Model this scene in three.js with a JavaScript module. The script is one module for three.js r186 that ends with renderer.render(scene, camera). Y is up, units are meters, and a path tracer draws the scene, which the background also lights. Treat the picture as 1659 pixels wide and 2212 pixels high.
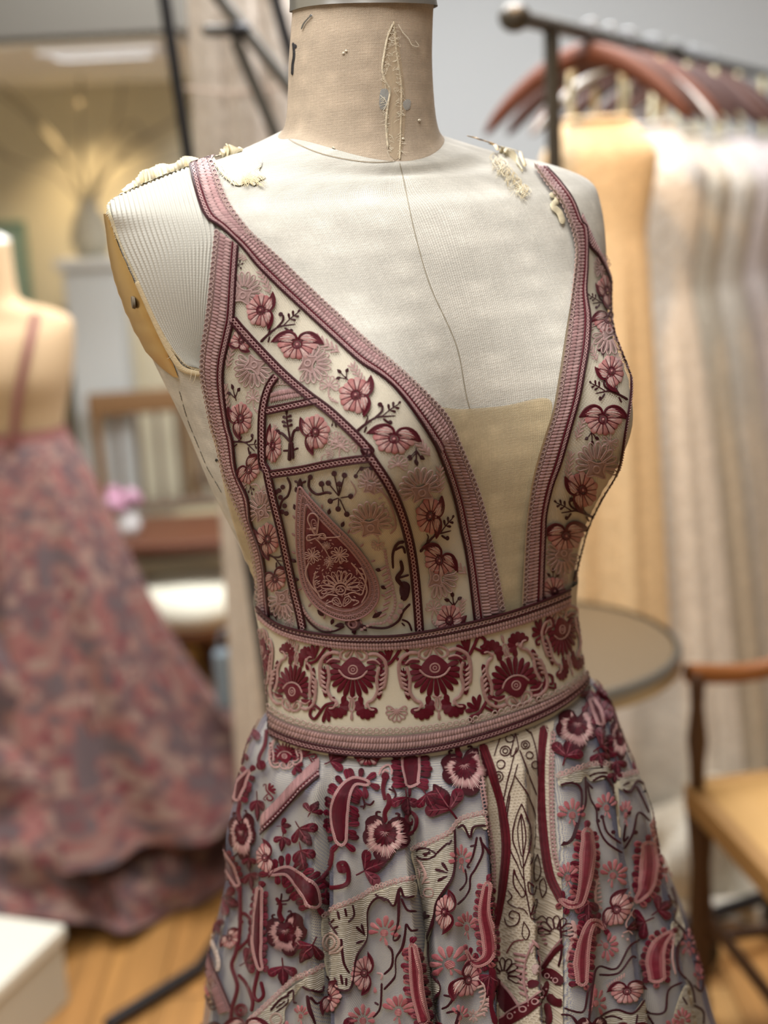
import * as THREE from 'three';
import { mergeGeometries, mergeVertices } from 'three/addons/utils/BufferGeometryUtils.js';
import { RoundedBoxGeometry } from 'three/addons/geometries/RoundedBoxGeometry.js';
import { RectAreaLightUniformsLib } from 'three/addons/lights/RectAreaLightUniformsLib.js';

// ---------------------------------------------------------------- camera, exposure, lights
const W = 1659, H = 2212, FOCAL = 3070, EYE = 1.5, SC = 1.1;
const scene = new THREE.Scene();
const renderer = new THREE.WebGLRenderer({ antialias: true });
renderer.toneMapping = THREE.LinearToneMapping;
renderer.toneMappingExposure = 1.0;
renderer.shadowMap.enabled = true;
RectAreaLightUniformsLib.init();
scene.background = new THREE.Color(0x0d0c0b);

const PITCH = 13 * Math.PI / 180, ROLL = 3 * Math.PI / 180;
const V3 = (x, y, z) => new THREE.Vector3(x, y, z);
const camF = V3(0, -Math.sin(PITCH), -Math.cos(PITCH)), R0 = V3(1, 0, 0), U0 = V3(0, Math.cos(PITCH), -Math.sin(PITCH));
const camR = R0.clone().multiplyScalar(Math.cos(ROLL)).addScaledVector(U0, -Math.sin(ROLL));
const camU = U0.clone().multiplyScalar(Math.cos(ROLL)).addScaledVector(R0, Math.sin(ROLL));
const camera = new THREE.PerspectiveCamera(2 * Math.atan(H / 2 / FOCAL) * 180 / Math.PI, W / H, 0.05, 30);
camera.position.set(0, EYE, 0);
camera.quaternion.setFromRotationMatrix(new THREE.Matrix4().makeBasis(camR, camU, camF.clone().negate()));
camera.updateMatrixWorld();
camera.focus = 0.995;
camera.userData.fStop = camera.getFocalLength() / 15;          // a 15 mm wide pupil

const KEY = 8, FILL = 25;                            // the ceiling lights
function areaLight(name, color, power, w, h, pos, look) {
  const l = new THREE.RectAreaLight(color, power, w, h);
  l.name = name; l.position.set(...pos); l.lookAt(...look); scene.add(l);
  return l;
}

// ---------------------------------------------------------------- helpers
let seed = 7;
const rnd = () => { seed = (seed * 16807) % 2147483647; return seed / 2147483647; };
const rr = (a, b) => a + (b - a) * rnd();
const lerp = (a, b, t) => a + (b - a) * t, clamp = (x, a, b) => Math.max(a, Math.min(b, x));
const sstep = (a, b, x) => { const t = clamp((x - a) / (b - a), 0, 1); return t * t * (3 - 2 * t); };
const C = (h) => new THREE.Color(h);
const used = new Map();
function numbered(name) { const n = used.get(name) || 0; used.set(name, n + 1); return n ? name + '_' + String(n).padStart(3, '0') : name; }
function tag(o, label, category, group, kind) {
  if (label) o.userData.label = label;
  if (category) o.userData.category = category;
  if (group) o.userData.group = group;
  if (kind) o.userData.kind = kind;
  return o;
}
function thing(name, label, category, pos = [0, 0, 0], turn = 0, group) {
  const o = new THREE.Group(); o.name = numbered(name); o.position.set(...pos); o.rotation.y = turn;
  scene.add(o); return tag(o, label, category, group);
}
function part(name, geo, mat, parent) {
  const g = Array.isArray(geo) ? merge(geo) : geo;
  const m = new THREE.Mesh(g, mat); m.name = numbered(name); m.castShadow = m.receiveShadow = true;
  (parent || scene).add(m); return m;
}
function struct(name, geo, mat) { return tag(part(name, geo, mat), null, null, null, 'structure'); }
function merge(list) {
  const l = list.map((g) => { const q = g.index ? g.toNonIndexed() : g; for (const k of Object.keys(q.attributes)) if (!['position', 'normal', 'uv'].includes(k)) q.deleteAttribute(k); return q; });
  return mergeGeometries(l);
}
const box = (w, h, d, x, y, z, r = 0.004) => new RoundedBoxGeometry(w, h, d, 2, Math.min(r, w / 2.1, h / 2.1, d / 2.1)).translate(x, y, z);
const lathe = (pts, x = 0, y = 0, z = 0, n = 40) => new THREE.LatheGeometry(pts.map((p) => new THREE.Vector2(p[0], p[1])), n).translate(x, y, z);
const tube = (pts, r, seg = 40, rs = 10, closed = false) => new THREE.TubeGeometry(new THREE.CatmullRomCurve3(pts.map((p) => V3(...p)), closed), seg, r, rs, closed);
function bar(a, b, r, n = 14) {
  const A = V3(...a), B = V3(...b), d = B.clone().sub(A);
  const g = new THREE.CapsuleGeometry(r, d.length(), 4, n);
  g.applyQuaternion(new THREE.Quaternion().setFromUnitVectors(V3(0, 1, 0), d.clone().normalize()));
  return g.translate((A.x + B.x) / 2, (A.y + B.y) / 2, (A.z + B.z) / 2);
}
// pixel helpers: the ray of a photograph pixel, and points on it
const ray = (x, y) => camF.clone().addScaledVector(camR, (x - W / 2) / FOCAL).addScaledVector(camU, -(y - H / 2) / FOCAL);
const onZ = (x, y, z) => { const d = ray(x, y); return d.multiplyScalar(z / d.z).add(camera.position); };
const onY = (x, y, Y) => { const d = ray(x, y); return d.multiplyScalar((Y - EYE) / d.y).add(camera.position); };
function project(p) {
  const q = p.clone().sub(camera.position), w = q.dot(camF);
  return [W / 2 + FOCAL * q.dot(camR) / w, H / 2 - FOCAL * q.dot(camU) / w, w];
}
// Catmull-Rom through numbers / points
function cr(a, b, c, d, t) { const t2 = t * t, t3 = t2 * t; return 0.5 * (2 * b + (c - a) * t + (2 * a - 5 * b + 4 * c - d) * t2 + (3 * b - a - 3 * c + d) * t3); }
function spline(pts, n, closed = false) {   // n samples at even arc length through pixel points
  const N = pts.length, dense = [], at = (i) => closed ? pts[(i + N * 4) % N] : pts[clamp(i, 0, N - 1)];
  const segs = closed ? N : N - 1;
  for (let i = 0; i < segs; i++) for (let k = 0; k < 12; k++) { const t = k / 12; dense.push([0, 1].map((j) => cr(at(i - 1)[j], at(i)[j], at(i + 1)[j], at(i + 2)[j], t))); }
  dense.push(closed ? [...at(0)] : [...at(N - 1)]);
  const len = [0]; for (let i = 1; i < dense.length; i++) len.push(len[i - 1] + Math.hypot(dense[i][0] - dense[i - 1][0], dense[i][1] - dense[i - 1][1]));
  const L = len[len.length - 1], out = []; let j = 0;
  if (!n) n = Math.max(2, Math.ceil(L / 3));
  for (let i = 0; i <= n; i++) {
    const s = L * i / n; while (j < len.length - 2 && len[j + 1] < s) j++;
    const t = (s - len[j]) / Math.max(1e-6, len[j + 1] - len[j]);
    out.push([lerp(dense[j][0], dense[j + 1][0], t), lerp(dense[j][1], dense[j + 1][1], t)]);
  }
  out.length_px = L; return out;
}
function gridMesh(nu, nv, f, closedU = false, uv) {  // f(i/nu, j/nv) -> Vector3
  const pos = [], uvs = [], idx = [];
  for (let j = 0; j <= nv; j++) for (let i = 0; i <= nu; i++) {
    const p = f(i / nu, j / nv); pos.push(p.x, p.y, p.z);
    const q = uv ? uv(i / nu, j / nv, p) : [i / nu, j / nv]; uvs.push(q[0], q[1]);
  }
  for (let j = 0; j < nv; j++) for (let i = 0; i < nu; i++) {
    const a = j * (nu + 1) + i, b = a + 1, c = a + nu + 1, d = c + 1; idx.push(a, b, d, a, d, c);
  }
  const g = new THREE.BufferGeometry();
  g.setAttribute('position', new THREE.Float32BufferAttribute(pos, 3)); g.setAttribute('uv', new THREE.Float32BufferAttribute(uvs, 2)); g.setIndex(idx);
  g.computeVertexNormals();
  if (closedU) { const n = g.attributes.normal; for (let j = 0; j <= nv; j++) { const a = j * (nu + 1), b = a + nu; const v = V3(n.getX(a) + n.getX(b), n.getY(a) + n.getY(b), n.getZ(a) + n.getZ(b)).normalize(); n.setXYZ(a, v.x, v.y, v.z); n.setXYZ(b, v.x, v.y, v.z); } }
  return g;
}
// A depth picture of a real surface, used to find where on that surface a traced point lies.
class Surface {
  constructor(geo, step = 2) {
    this.s = step; this.w = Math.ceil(W / step) + 2; this.h = Math.ceil((H + 300) / step) + 2;
    const n = this.w * this.h; this.d = new Float32Array(n).fill(Infinity); this.n = new Float32Array(n * 3);
    this.add(geo);
  }
  add(geo) {
    const P = geo.attributes.position, N = geo.attributes.normal, I = geo.index, cnt = I.count, pj = [];
    for (let i = 0; i < P.count; i++) pj.push(project(V3(P.getX(i), P.getY(i), P.getZ(i))));
    for (let t = 0; t < cnt; t += 3) {
      const a = I.getX(t), b = I.getX(t + 1), c = I.getX(t + 2), s = this.s;
      const [ax, ay, az] = pj[a], [bx, by, bz] = pj[b], [cx, cy, cz] = pj[c];
      if (az < 0.1 || bz < 0.1 || cz < 0.1) continue;
      const D = (bx - ax) * (cy - ay) - (cx - ax) * (by - ay); if (Math.abs(D) < 1e-9) continue;
      const x0 = Math.max(0, Math.ceil(Math.min(ax, bx, cx) / s)), x1 = Math.min(this.w - 1, Math.floor(Math.max(ax, bx, cx) / s));
      const y0 = Math.max(0, Math.ceil(Math.min(ay, by, cy) / s)), y1 = Math.min(this.h - 1, Math.floor(Math.max(ay, by, cy) / s));
      for (let y = y0; y <= y1; y++) for (let x = x0; x <= x1; x++) {
        const u = ((bx - x * s) * (cy - y * s) - (cx - x * s) * (by - y * s)) / D, v = ((cx - x * s) * (ay - y * s) - (ax - x * s) * (cy - y * s)) / D, w = 1 - u - v;
        if (u < -1e-6 || v < -1e-6 || w < -1e-6) continue;
        const z = 1 / (u / az + v / bz + w / cz), k = y * this.w + x;
        if (z < this.d[k]) { this.d[k] = z; const q = this.n; q[k * 3] = u * N.getX(a) + v * N.getX(b) + w * N.getX(c); q[k * 3 + 1] = u * N.getY(a) + v * N.getY(b) + w * N.getY(c); q[k * 3 + 2] = u * N.getZ(a) + v * N.getZ(b) + w * N.getZ(c); }
      }
    }
  }
  hit(px, py) { const k = Math.round(clamp(py / this.s, 0, this.h - 1)) * this.w + Math.round(clamp(px / this.s, 0, this.w - 1)); return this.d[k] < 1e9; }
  // point and normal on the surface at a traced point (clamped to the outline)
  at(px, py, cx = 900) {
    let tries = 0; while (!this.hit(px, py) && tries++ < 60) px += px < cx ? 2 : -2;
    const fx = clamp(px / this.s, 0, this.w - 2), fy = clamp(py / this.s, 0, this.h - 2), x = Math.floor(fx), y = Math.floor(fy), tx = fx - x, ty = fy - y;
    let sw = 0, z = 0, nx = 0, ny = 0, nz = 0; const base = this.d[Math.round(fy) * this.w + Math.round(fx)];
    for (const [i, j, w] of [[0, 0, (1 - tx) * (1 - ty)], [1, 0, tx * (1 - ty)], [0, 1, (1 - tx) * ty], [1, 1, tx * ty]]) {
      const k = (y + j) * this.w + x + i, d = this.d[k]; if (!(d < 1e9) || Math.abs(d - base) > 0.02 || w <= 0) continue;
      sw += w; z += w / d; nx += w * this.n[k * 3]; ny += w * this.n[k * 3 + 1]; nz += w * this.n[k * 3 + 2];
    }
    if (!sw) return null;
    const depth = sw / z, p = ray(px, py).multiplyScalar(depth).add(camera.position);
    const n = V3(nx, ny, nz).normalize(); if (n.dot(ray(px, py)) > 0) n.negate();
    return { p, n };
  }
}

// ---------------------------------------------------------------- the dress form's body
const YAW = 30 * Math.PI / 180, FR = V3(Math.sin(YAW), 0, Math.cos(YAW)), LF = V3(Math.cos(YAW), 0, -Math.sin(YAW));
const AXIS = V3(0, EYE, -1.0 * SC);
//  height at the side, half width, front, back, front rise, back rise, shift right, shift forward, squareness
const LV = [
  [-0.66, .158, .108, .125, 0, 0, .036, 0, 1], [-0.54, .158, .108, .125, 0, 0, .036, 0, 1], [-0.44, .134, .102, .102, 0, 0, .034, 0, 1],
  [-.40, .124, .096, .092, 0, 0, .030, 0, 1], [-.355, .119, .094, .086, 0, 0, .026, 0, 1], [-.31, .117, .096, .087, 0, 0, .022, 0, 1], [-.26, .124, .100, .094, 0, 0, .021, 0, 1],
  [-.20, .143, .103, .110, 0, 0, .017, 0, 1], [-.15, .156, .102, .118, 0, 0, .014, 0, .97], [-.10, .171, .099, .124, 0, 0, .010, 0, .93],
  [-.055, .181, .090, .112, 0, .012, .006, 0, .88], [-.022, .184, .076, .090, .002, .016, .003, 0, .84], [-.005, .182, .064, .074, -.002, .016, .001, -.002, .86],
  [.008, .150, .058, .066, -.006, .016, .001, -.004, .92], [.017, .112, .056, .062, -.012, .014, 0, -.005, 1], [.025, .082, .056, .058, -.0145, .014, 0, -.005, 1], [.032, .0575, .054, .054, -.0185, .014, 0, -.004, 1],
];
const NK = [  // the neck goes on from the last row
  [.032, .0575, .054, .054, -.0185, .014, 0, -.004, 1], [.038, .0530, .0515, .051, -.0175, .013, 0, -.003, 1], [.052, .0502, .049, .049, -.015, .012, 0, -.002, 1], [.08, .0482, .048, .048, -.010, .009, .0, 0, 1], [.105, .0472, .0472, .0472, -.005, .006, .002, .001, 1], [.117, .0470, .047, .047, -.002, .003, .003, .002, 1],
];
function rowAt(T, t) {
  const x = clamp(t, 0, 1) * (T.length - 1), i = Math.min(T.length - 2, Math.floor(x)), f = x - i, g = (k) => T[clamp(k, 0, T.length - 1)];
  return T[0].map((_, j) => cr(g(i - 1)[j], g(i)[j], g(i + 1)[j], g(i + 2)[j], f));
}
const spow = (x, e) => Math.sign(x) * Math.pow(Math.abs(x), e);
function ringPoint(r, th, bust = true) {       // th = 0 front, +90 degrees the form's left
  const s = Math.sin(th), c = Math.cos(th);
  let lat = r[1] * spow(s, r[8]), fr = (c > 0 ? r[2] : r[3]) * spow(c, r[8]), y = r[0] + (c > 0 ? r[4] : r[5]) * c * c;
  if (bust && c > -0.2) for (const q of [-1, 1]) {
    const dl = (lat - q * .078) / .050, dy = (y + .158) / (y > -.158 ? .072 : .066), a = Math.exp(-dl * dl - dy * dy) * sstep(-.2, .3, c);
    fr += .050 * a; lat += q * .014 * a;
  }
  fr += r[7];
  return V3((lat * LF.x + fr * FR.x + r[6]) * SC, y * SC, (lat * LF.z + fr * FR.z) * SC).add(AXIS);
}
const bodyAt = (u, v) => ringPoint(rowAt(LV, v), u * Math.PI * 2 - Math.PI), neckAt = (u, v) => ringPoint(rowAt(NK, v), u * Math.PI * 2 - Math.PI, false);
const bodyGeo = gridMesh(220, 190, bodyAt, true, (u, v, p) => [u * 0.72, p.y]);
const neckGeo = gridMesh(120, 60, neckAt, true, (u, v, p) => [u * 0.33, p.y]);
const torso = new Surface(bodyGeo);
const neckS = new Surface(neckGeo);

// ---------------------------------------------------------------- materials
function noiseTex(w, h, f, srgb) {
  const d = new Uint8Array(w * h * 4);
  for (let y = 0; y < h; y++) for (let x = 0; x < w; x++) { const c = f(x / w, y / h, x, y), o = (y * w + x) * 4; for (let k = 0; k < 3; k++) d[o + k] = clamp((Array.isArray(c) ? c[k] : c) * 255, 0, 255); d[o + 3] = 255; }
  const t = new THREE.DataTexture(d, w, h); t.wrapS = t.wrapT = THREE.RepeatWrapping; t.magFilter = THREE.LinearFilter; t.minFilter = THREE.LinearFilter;
  if (srgb) t.colorSpace = THREE.SRGBColorSpace; t.needsUpdate = true; return t;
}
function hash(i, j) { let n = (i * 374761393 + j * 668265263) | 0; n = Math.imul(n ^ (n >>> 13), 1274126177); return ((n ^ (n >>> 16)) >>> 0) / 4294967295; }
function vnoise(x, y, p) { const i = Math.floor(x), j = Math.floor(y), u = x - i, v = y - j, s = (t) => t * t * (3 - 2 * t), m = (a) => ((a % p) + p) % p; return lerp(lerp(hash(m(i), m(j)), hash(m(i + 1), m(j)), s(u)), lerp(hash(m(i), m(j + 1)), hash(m(i + 1), m(j + 1)), s(u)), s(v)); }
const rep = (t, x, y) => { const c = t.clone(); c.repeat.set(x, y); c.needsUpdate = true; return c; };
// linen: 64 threads a tile, slubs and uneven thickness
const NT = 64, thA = [...Array(NT)].map(() => rr(.74, 1)), thB = [...Array(NT)].map(() => rr(.74, 1));
const weave = (u, v) => {
  const a = u * NT, b = v * NT, i = Math.floor(a), j = Math.floor(b), fa = Math.abs(a - i - .5) * 2, fb = Math.abs(b - j - .5) * 2;
  const up = ((i + j) & 1) === 0, wa = (1 - fa * fa) * thA[i % NT] * (up ? 1 : .72), wb = (1 - fb * fb) * thB[j % NT] * (up ? .72 : 1);
  return clamp(Math.max(wa, wb) * (.85 + .3 * vnoise(u * 40, v * 40, 40)), 0, 1);
};
const linenC = noiseTex(512, 512, (u, v) => { const w = weave(u, v), s = .9 + .1 * vnoise(u * 6, v * 6, 6); const g = (.76 + .24 * w) * s; return [g, g, g]; }, true);
const linenB = noiseTex(512, 512, (u, v) => weave(u, v));
function linen(color, k = 1, extra = {}) {
  return new THREE.MeshStandardMaterial({ color, roughness: .92, map: rep(linenC, 20 * k, 20 * k), bumpMap: rep(linenB, 20 * k, 20 * k), bumpScale: .0004, side: THREE.DoubleSide, ...extra });
}
const threadB = noiseTex(64, 64, (u, v) => .5 + .5 * Math.sin((u * 8 + v * 8) * Math.PI * 2) * (.8 + .2 * vnoise(u * 8, v * 8, 8)));
const satinB = noiseTex(128, 128, (u, v) => .5 + .5 * Math.sin(v * 16 * Math.PI * 2 + 1.2 * vnoise(u * 4, v * 8, 8)) * (.6 + .4 * vnoise(u * 8, v * 16, 16)));
const satinC = noiseTex(128, 128, (u, v) => { const g = .80 + .20 * (.5 + .5 * Math.sin(v * 16 * Math.PI * 2)) * (.5 + .5 * vnoise(u * 8, v * 32, 32)) ; return g; }, true);
const threadMat = new THREE.MeshPhysicalMaterial({ vertexColors: true, roughness: .5, specularIntensity: .5, map: rep(satinC, 160, 160), bumpMap: rep(satinB, 160, 160), bumpScale: .00025, sheen: .12, sheenRoughness: .5, sheenColor: C(0xffe8e8), side: THREE.DoubleSide });
const cordMat = new THREE.MeshPhysicalMaterial({ vertexColors: true, roughness: .55, specularIntensity: .5, bumpMap: rep(threadB, 120, 120), bumpScale: .0003, sheen: .1, sheenRoughness: .5, side: THREE.DoubleSide });
// net: hexagonal holes
const netA = noiseTex(256, 256, (u, v) => {
  const s = 10, a = u * s, b = v * s * 2 / 2 * 1.2 / 1.2; let best = 9, sec = 9;
  const by = b * 1; for (let j = Math.floor(by) - 1; j <= Math.floor(by) + 1; j++) for (let i = Math.floor(a) - 1; i <= Math.floor(a) + 2; i++) { const cx = i + ((j & 1) ? .5 : 0), cy = j + .5, d = Math.hypot(a - cx, (by - cy) * .95); if (d < best) { sec = best; best = d; } else if (d < sec) sec = d; }
  return sec - best < .22 ? 1 : .08;
});
function tulle(color, k = 1, op = 1) { const t = rep(netA, 90 * k, 90 * k); return new THREE.MeshStandardMaterial({ color, roughness: .8, alphaMap: t, transparent: true, opacity: op, side: THREE.DoubleSide }); }

// ---------------------------------------------------------------- embroidery: raised stitches laid on a surface
const PX = 1 / 3050;                                             // one traced pixel in metres on the form
class Emb {
  constructor(surf, lift = .003) { this.s = surf; this.lift = lift; this.pos = []; this.uv = []; this.col = []; this.idx = []; this.m = [1, 0, 0, 1, 0, 0]; this.k = 1; this.cx = 900; }
  frame(x, y, sx = 1, rot = 0, sy = sx, skew = 0) { const r = rot * Math.PI / 180, c = Math.cos(r), s = Math.sin(r); this.m = [c * sx, s * sx, -s * Math.abs(sy) * Math.sign(sy) + skew * c, c * sy + skew * s, x, y]; this.k = Math.sqrt(Math.abs(sx * sy)); return this; }
  T(p) { const m = this.m; return [m[0] * p[0] + m[2] * p[1] + m[4], m[1] * p[0] + m[3] * p[1] + m[5]]; }
  v(px, py, h, u, w, c) {
    const a = this.s.at(px, py, this.cx) || this.last; if (!a) return -1; this.last = a;
    const l = this.lift + h;
    this.pos.push(a.p.x + a.n.x * l, a.p.y + a.n.y * l, a.p.z + a.n.z * l); this.uv.push(u, w); this.col.push(c.r, c.g, c.b); return this.pos.length / 3 - 1;
  }
  tri(a, b, c) { if (a >= 0 && b >= 0 && c >= 0) this.idx.push(a, b, c); }
  // half-round cord along local points; w = width in local units
  stroke(pts, w, col, o = {}) {
    const P = spline(pts.map((p) => this.T(p)), 0, o.closed), c0 = C(col), n = P.length, wp = w * this.k, h = Math.min(.0009, (o.h ?? .2) * wp * PX), taper = o.taper ?? 0;
    const stepN = Math.max(1, Math.round(clamp(wp * .35, 1.6, 9) / 3)), Q = []; for (let i = 0; i < n; i += stepN) Q.push(P[i]); if ((n - 1) % stepN) Q.push(P[n - 1]);
    let prev = null, len = 0; const N = Q.length;
    for (let i = 0; i < N; i++) {
      const a = Q[o.closed ? (i - 1 + N - 1) % (N - 1) : Math.max(0, i - 1)], b = Q[o.closed ? (i + 1) % (N - 1) : Math.min(N - 1, i + 1)], dx = b[0] - a[0], dy = b[1] - a[1], L = Math.hypot(dx, dy) || 1;
      if (i) len += Math.hypot(Q[i][0] - Q[i - 1][0], Q[i][1] - Q[i - 1][1]);
      const t = i / (N - 1); let ww = wp / 2; if (taper) ww *= lerp(1, 1 - taper, o.both ? Math.abs(2 * t - 1) : t); if (o.prof) { const q = t * (o.prof.length - 1), k = Math.min(o.prof.length - 2, Math.floor(q)); ww *= lerp(o.prof[k], o.prof[k + 1], q - k); } if (!o.closed && (i === 0 || i === N - 1)) ww *= .45;
      const nx = -dy / L, ny = dx / L, row = [], j = 1 - (o.jit ?? .12) * rnd(), c = { r: c0.r * j, g: c0.g * j, b: c0.b * j };
      const ks = wp < 4 ? [-1, 0, 1] : wp < 22 ? [-1, -.6, 0, .6, 1] : [-1, -.85, -.6, -.3, 0, .3, .6, .85, 1];
      for (const k of ks) row.push(this.v(Q[i][0] + nx * ww * k, Q[i][1] + ny * ww * k, h * (ww / (wp / 2)) * Math.sqrt(Math.max(0, 1 - k * k)) + (o.up || 0), len * PX, k * ww * PX, c));
      if (prev) for (let k = 0; k < row.length - 1; k++) { this.tri(prev[k], row[k], row[k + 1]); this.tri(prev[k], row[k + 1], prev[k + 1]); }
      prev = row;
    }
    return this;
  }
  // padded satin shape; dir = thread direction in degrees, in = colour towards the middle
  blob(pts, col, o = {}) {
    const raw = pts.map((p) => this.T(p)), P = o.sharp ? raw : spline(raw, Math.max(10, Math.min(40, Math.round(perim(raw) / 5))), true).slice(0, -1);
    let cx = 0, cy = 0; for (const p of P) { cx += p[0]; cy += p[1]; } cx /= P.length; cy /= P.length; if (o.at) [cx, cy] = this.T(o.at);
    const size = perim(P) / 3.5, h = o.h ?? clamp(size * .05 * PX, .0002, .0006), a = (o.dir ?? 0) * Math.PI / 180 + Math.atan2(this.m[1], this.m[0]), ca = Math.cos(a), sa = Math.sin(a);
    const c0 = C(col), c1 = C(o.in ?? col), rings = o.rings || [1, .82, .45], hs = [.0, .75, 1], N = P.length, jit = o.jit ?? .1; let prev = null;
    const uvOf = (x, y) => [(ca * x + sa * y) * PX, (-sa * x + ca * y) * PX];
    rings.forEach((r, q) => {
      const row = []; for (let i = 0; i < N; i++) { const x = cx + (P[i][0] - cx) * r, y = cy + (P[i][1] - cy) * r, t = 1 - r, j = 1 - jit * rnd(), uv = uvOf(x, y); row.push(this.v(x, y, h * hs[q] + (o.up || 0), uv[0], uv[1], { r: lerp(c0.r, c1.r, t) * j, g: lerp(c0.g, c1.g, t) * j, b: lerp(c0.b, c1.b, t) * j })); }
      if (prev) for (let i = 0; i < N; i++) { const k = (i + 1) % N; this.tri(prev[i], prev[k], row[k]); this.tri(prev[i], row[k], row[i]); }
      prev = row;
    });
    const uv = uvOf(cx, cy), m = this.v(cx, cy, h + (o.up || 0), uv[0], uv[1], c1); for (let i = 0; i < N; i++) this.tri(prev[i], prev[(i + 1) % N], m);
    return this;
  }
  // the outline of a limb: spine and half widths, in local units
  outline(pts, w, prof, k = 1) {
    const S = spline(pts, 24), L = [], R = []; S.forEach((p, i) => { const a = S[Math.max(0, i - 1)], b = S[Math.min(24, i + 1)], dx = b[0] - a[0], dy = b[1] - a[1], l = Math.hypot(dx, dy) || 1, q = i / 24 * (prof.length - 1), j = Math.min(prof.length - 2, Math.floor(q)), h = w / 2 * lerp(prof[j], prof[j + 1], q - j) * k; L.push([p[0] - dy / l * h, p[1] + dx / l * h]); R.push([p[0] + dy / l * h, p[1] - dx / l * h]); });
    const e0 = [S[0][0] * 2 - S[1][0], S[0][1] * 2 - S[1][1]], n = S.length - 1, e1 = [S[n][0] + (S[n][0] - S[n - 1][0]) * w * .012, S[n][1] + (S[n][1] - S[n - 1][1]) * w * .012]; return [e0, ...L.filter((_, i) => i % 2 === 0), e1, ...R.reverse().filter((_, i) => i % 2 === 0)];
  }
  paisley(pts, w, prof, o) {
    w *= .84;
    const O = this.outline(pts, w, prof), F = spline(O, Math.round(perim(O) / (o.gap ?? 44)), true), ctr = (p) => { let b = 1e9, q = p; for (const s of spline(pts, 20)) { const d = Math.hypot(s[0] - p[0], s[1] - p[1]); if (d < b) { b = d; q = s; } } return q; };
    F.slice(0, -1).forEach((p, i) => { const c = ctr(p), dx = p[0] - c[0], dy = p[1] - c[1], l = Math.hypot(dx, dy) || 1, ux = dx / l, uy = dy / l, len = (o.fringe ?? 70) * 1.2 * (.85 + .3 * rnd()), bw = (o.gap ?? 44) * 1.08, t = [p[0] + ux * len - uy * 14, p[1] + uy * len + ux * 14], col = o.fr[i % o.fr.length]; this.petal([p[0] - ux * 10, p[1] - uy * 10], t, bw * .98, col, { up: -.0001, h: .0004, in: 0x7c2038 }); this.stroke([[p[0] + ux * 6, p[1] + uy * 6], [t[0] - ux * 12, t[1] - uy * 12]], 4, 0x3c0c18, { up: .0004 }); if (0) this.blob([[p[0] - uy * bw * .42, p[1] + ux * bw * .42], [t[0] - uy * bw * .5, t[1] + ux * bw * .5], [t[0] - ux * 10 - uy * bw * .2, t[1] - uy * 10 + ux * bw * .2], [t[0] + ux * 4, t[1] + uy * 4], [t[0] - ux * 10 + uy * bw * .2, t[1] - uy * 10 - ux * bw * .2], [t[0] + uy * bw * .5, t[1] - ux * bw * .5], [p[0] + uy * bw * .42, p[1] - ux * bw * .42]], col, { dir: Math.atan2(uy, ux) * 180 / Math.PI, sharp: 1, h: .0004 }); });
    this.stroke(pts, w, o.fill, { prof, h: .05, up: .0002, jit: .2 }); if (o.core) this.stroke(pts, w * .42, o.core, { prof, h: .05, up: .0007, jit: .25 });
    const B = spline(O, Math.round(perim(O) / 14), true); for (const p of B) this.ring(p[0], p[1], 8, 7, o.chain, { up: .0007 }); this.stroke(O, 9, o.edge ?? o.chain, { closed: true, up: .0005 });
    return this;
  }
  ring(x, y, r, w, col, o = {}) { const p = []; for (let i = 0; i < 8; i++) { const a = i / 8 * Math.PI * 2; p.push([x + r * Math.cos(a), y + (o.ry ?? r) * Math.sin(a)]); } return this.stroke(p, w, col, { closed: true, ...o }); }
  dot(x, y, r, col, o = {}) { const p = []; for (let i = 0; i < 8; i++) { const a = i / 8 * Math.PI * 2; p.push([x + r * Math.cos(a), y + r * Math.sin(a)]); } return this.blob(p, col, o); }
  // a drop-shaped petal from a to b, w wide at its fullest (towards b)
  petal(a, b, w, col, o = {}) {
    const dx = b[0] - a[0], dy = b[1] - a[1], L = Math.hypot(dx, dy), nx = -dy / L * w / 2, ny = dx / L * w / 2, f = (t, k) => [a[0] + dx * t + nx * k, a[1] + dy * t + ny * k];
    const out = o.leaf ? [f(0, 0), f(.25, .8), f(.5, 1), f(.78, .55), f(1, 0), f(.78, -.55), f(.5, -1), f(.25, -.8)] : [f(0, .25), f(.4, .75), f(.72, 1), f(.93, .6), f(1, 0), f(.93, -.6), f(.72, -1), f(.4, -.75), f(0, -.25)];
    return o.line ? this.stroke(out, o.line, col, { closed: true, ...o }) : this.blob(out, col, { dir: Math.atan2(dy, dx) * 180 / Math.PI, ...o });
  }
  stitch(a, b, w, col, h, up = 0) {     // one satin stitch, pixel space
    const dx = b[0] - a[0], dy = b[1] - a[1], L = Math.hypot(dx, dy) || 1, nx = -dy / L * w / 2, ny = dx / L * w / 2, j = 1 - .18 * rnd(), c0 = col.isColor ? col : C(col), c = { r: c0.r * j, g: c0.g * j, b: c0.b * j }, rows = [];
    for (const [t, k] of [[0, .35], [.22, 1], [.78, 1], [1, .35]]) rows.push([-1, 0, 1].map((q) => this.v(a[0] + dx * t + nx * q * k, a[1] + dy * t + ny * q * k, up + (q ? 0 : h * (k < 1 ? .3 : 1)), t * L * PX, q * w / 2 * PX, c)));
    for (let i = 0; i < 3; i++) for (let k = 0; k < 2; k++) { this.tri(rows[i][k], rows[i + 1][k], rows[i + 1][k + 1]); this.tri(rows[i][k], rows[i + 1][k + 1], rows[i][k + 1]); }
    return this;
  }
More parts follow.
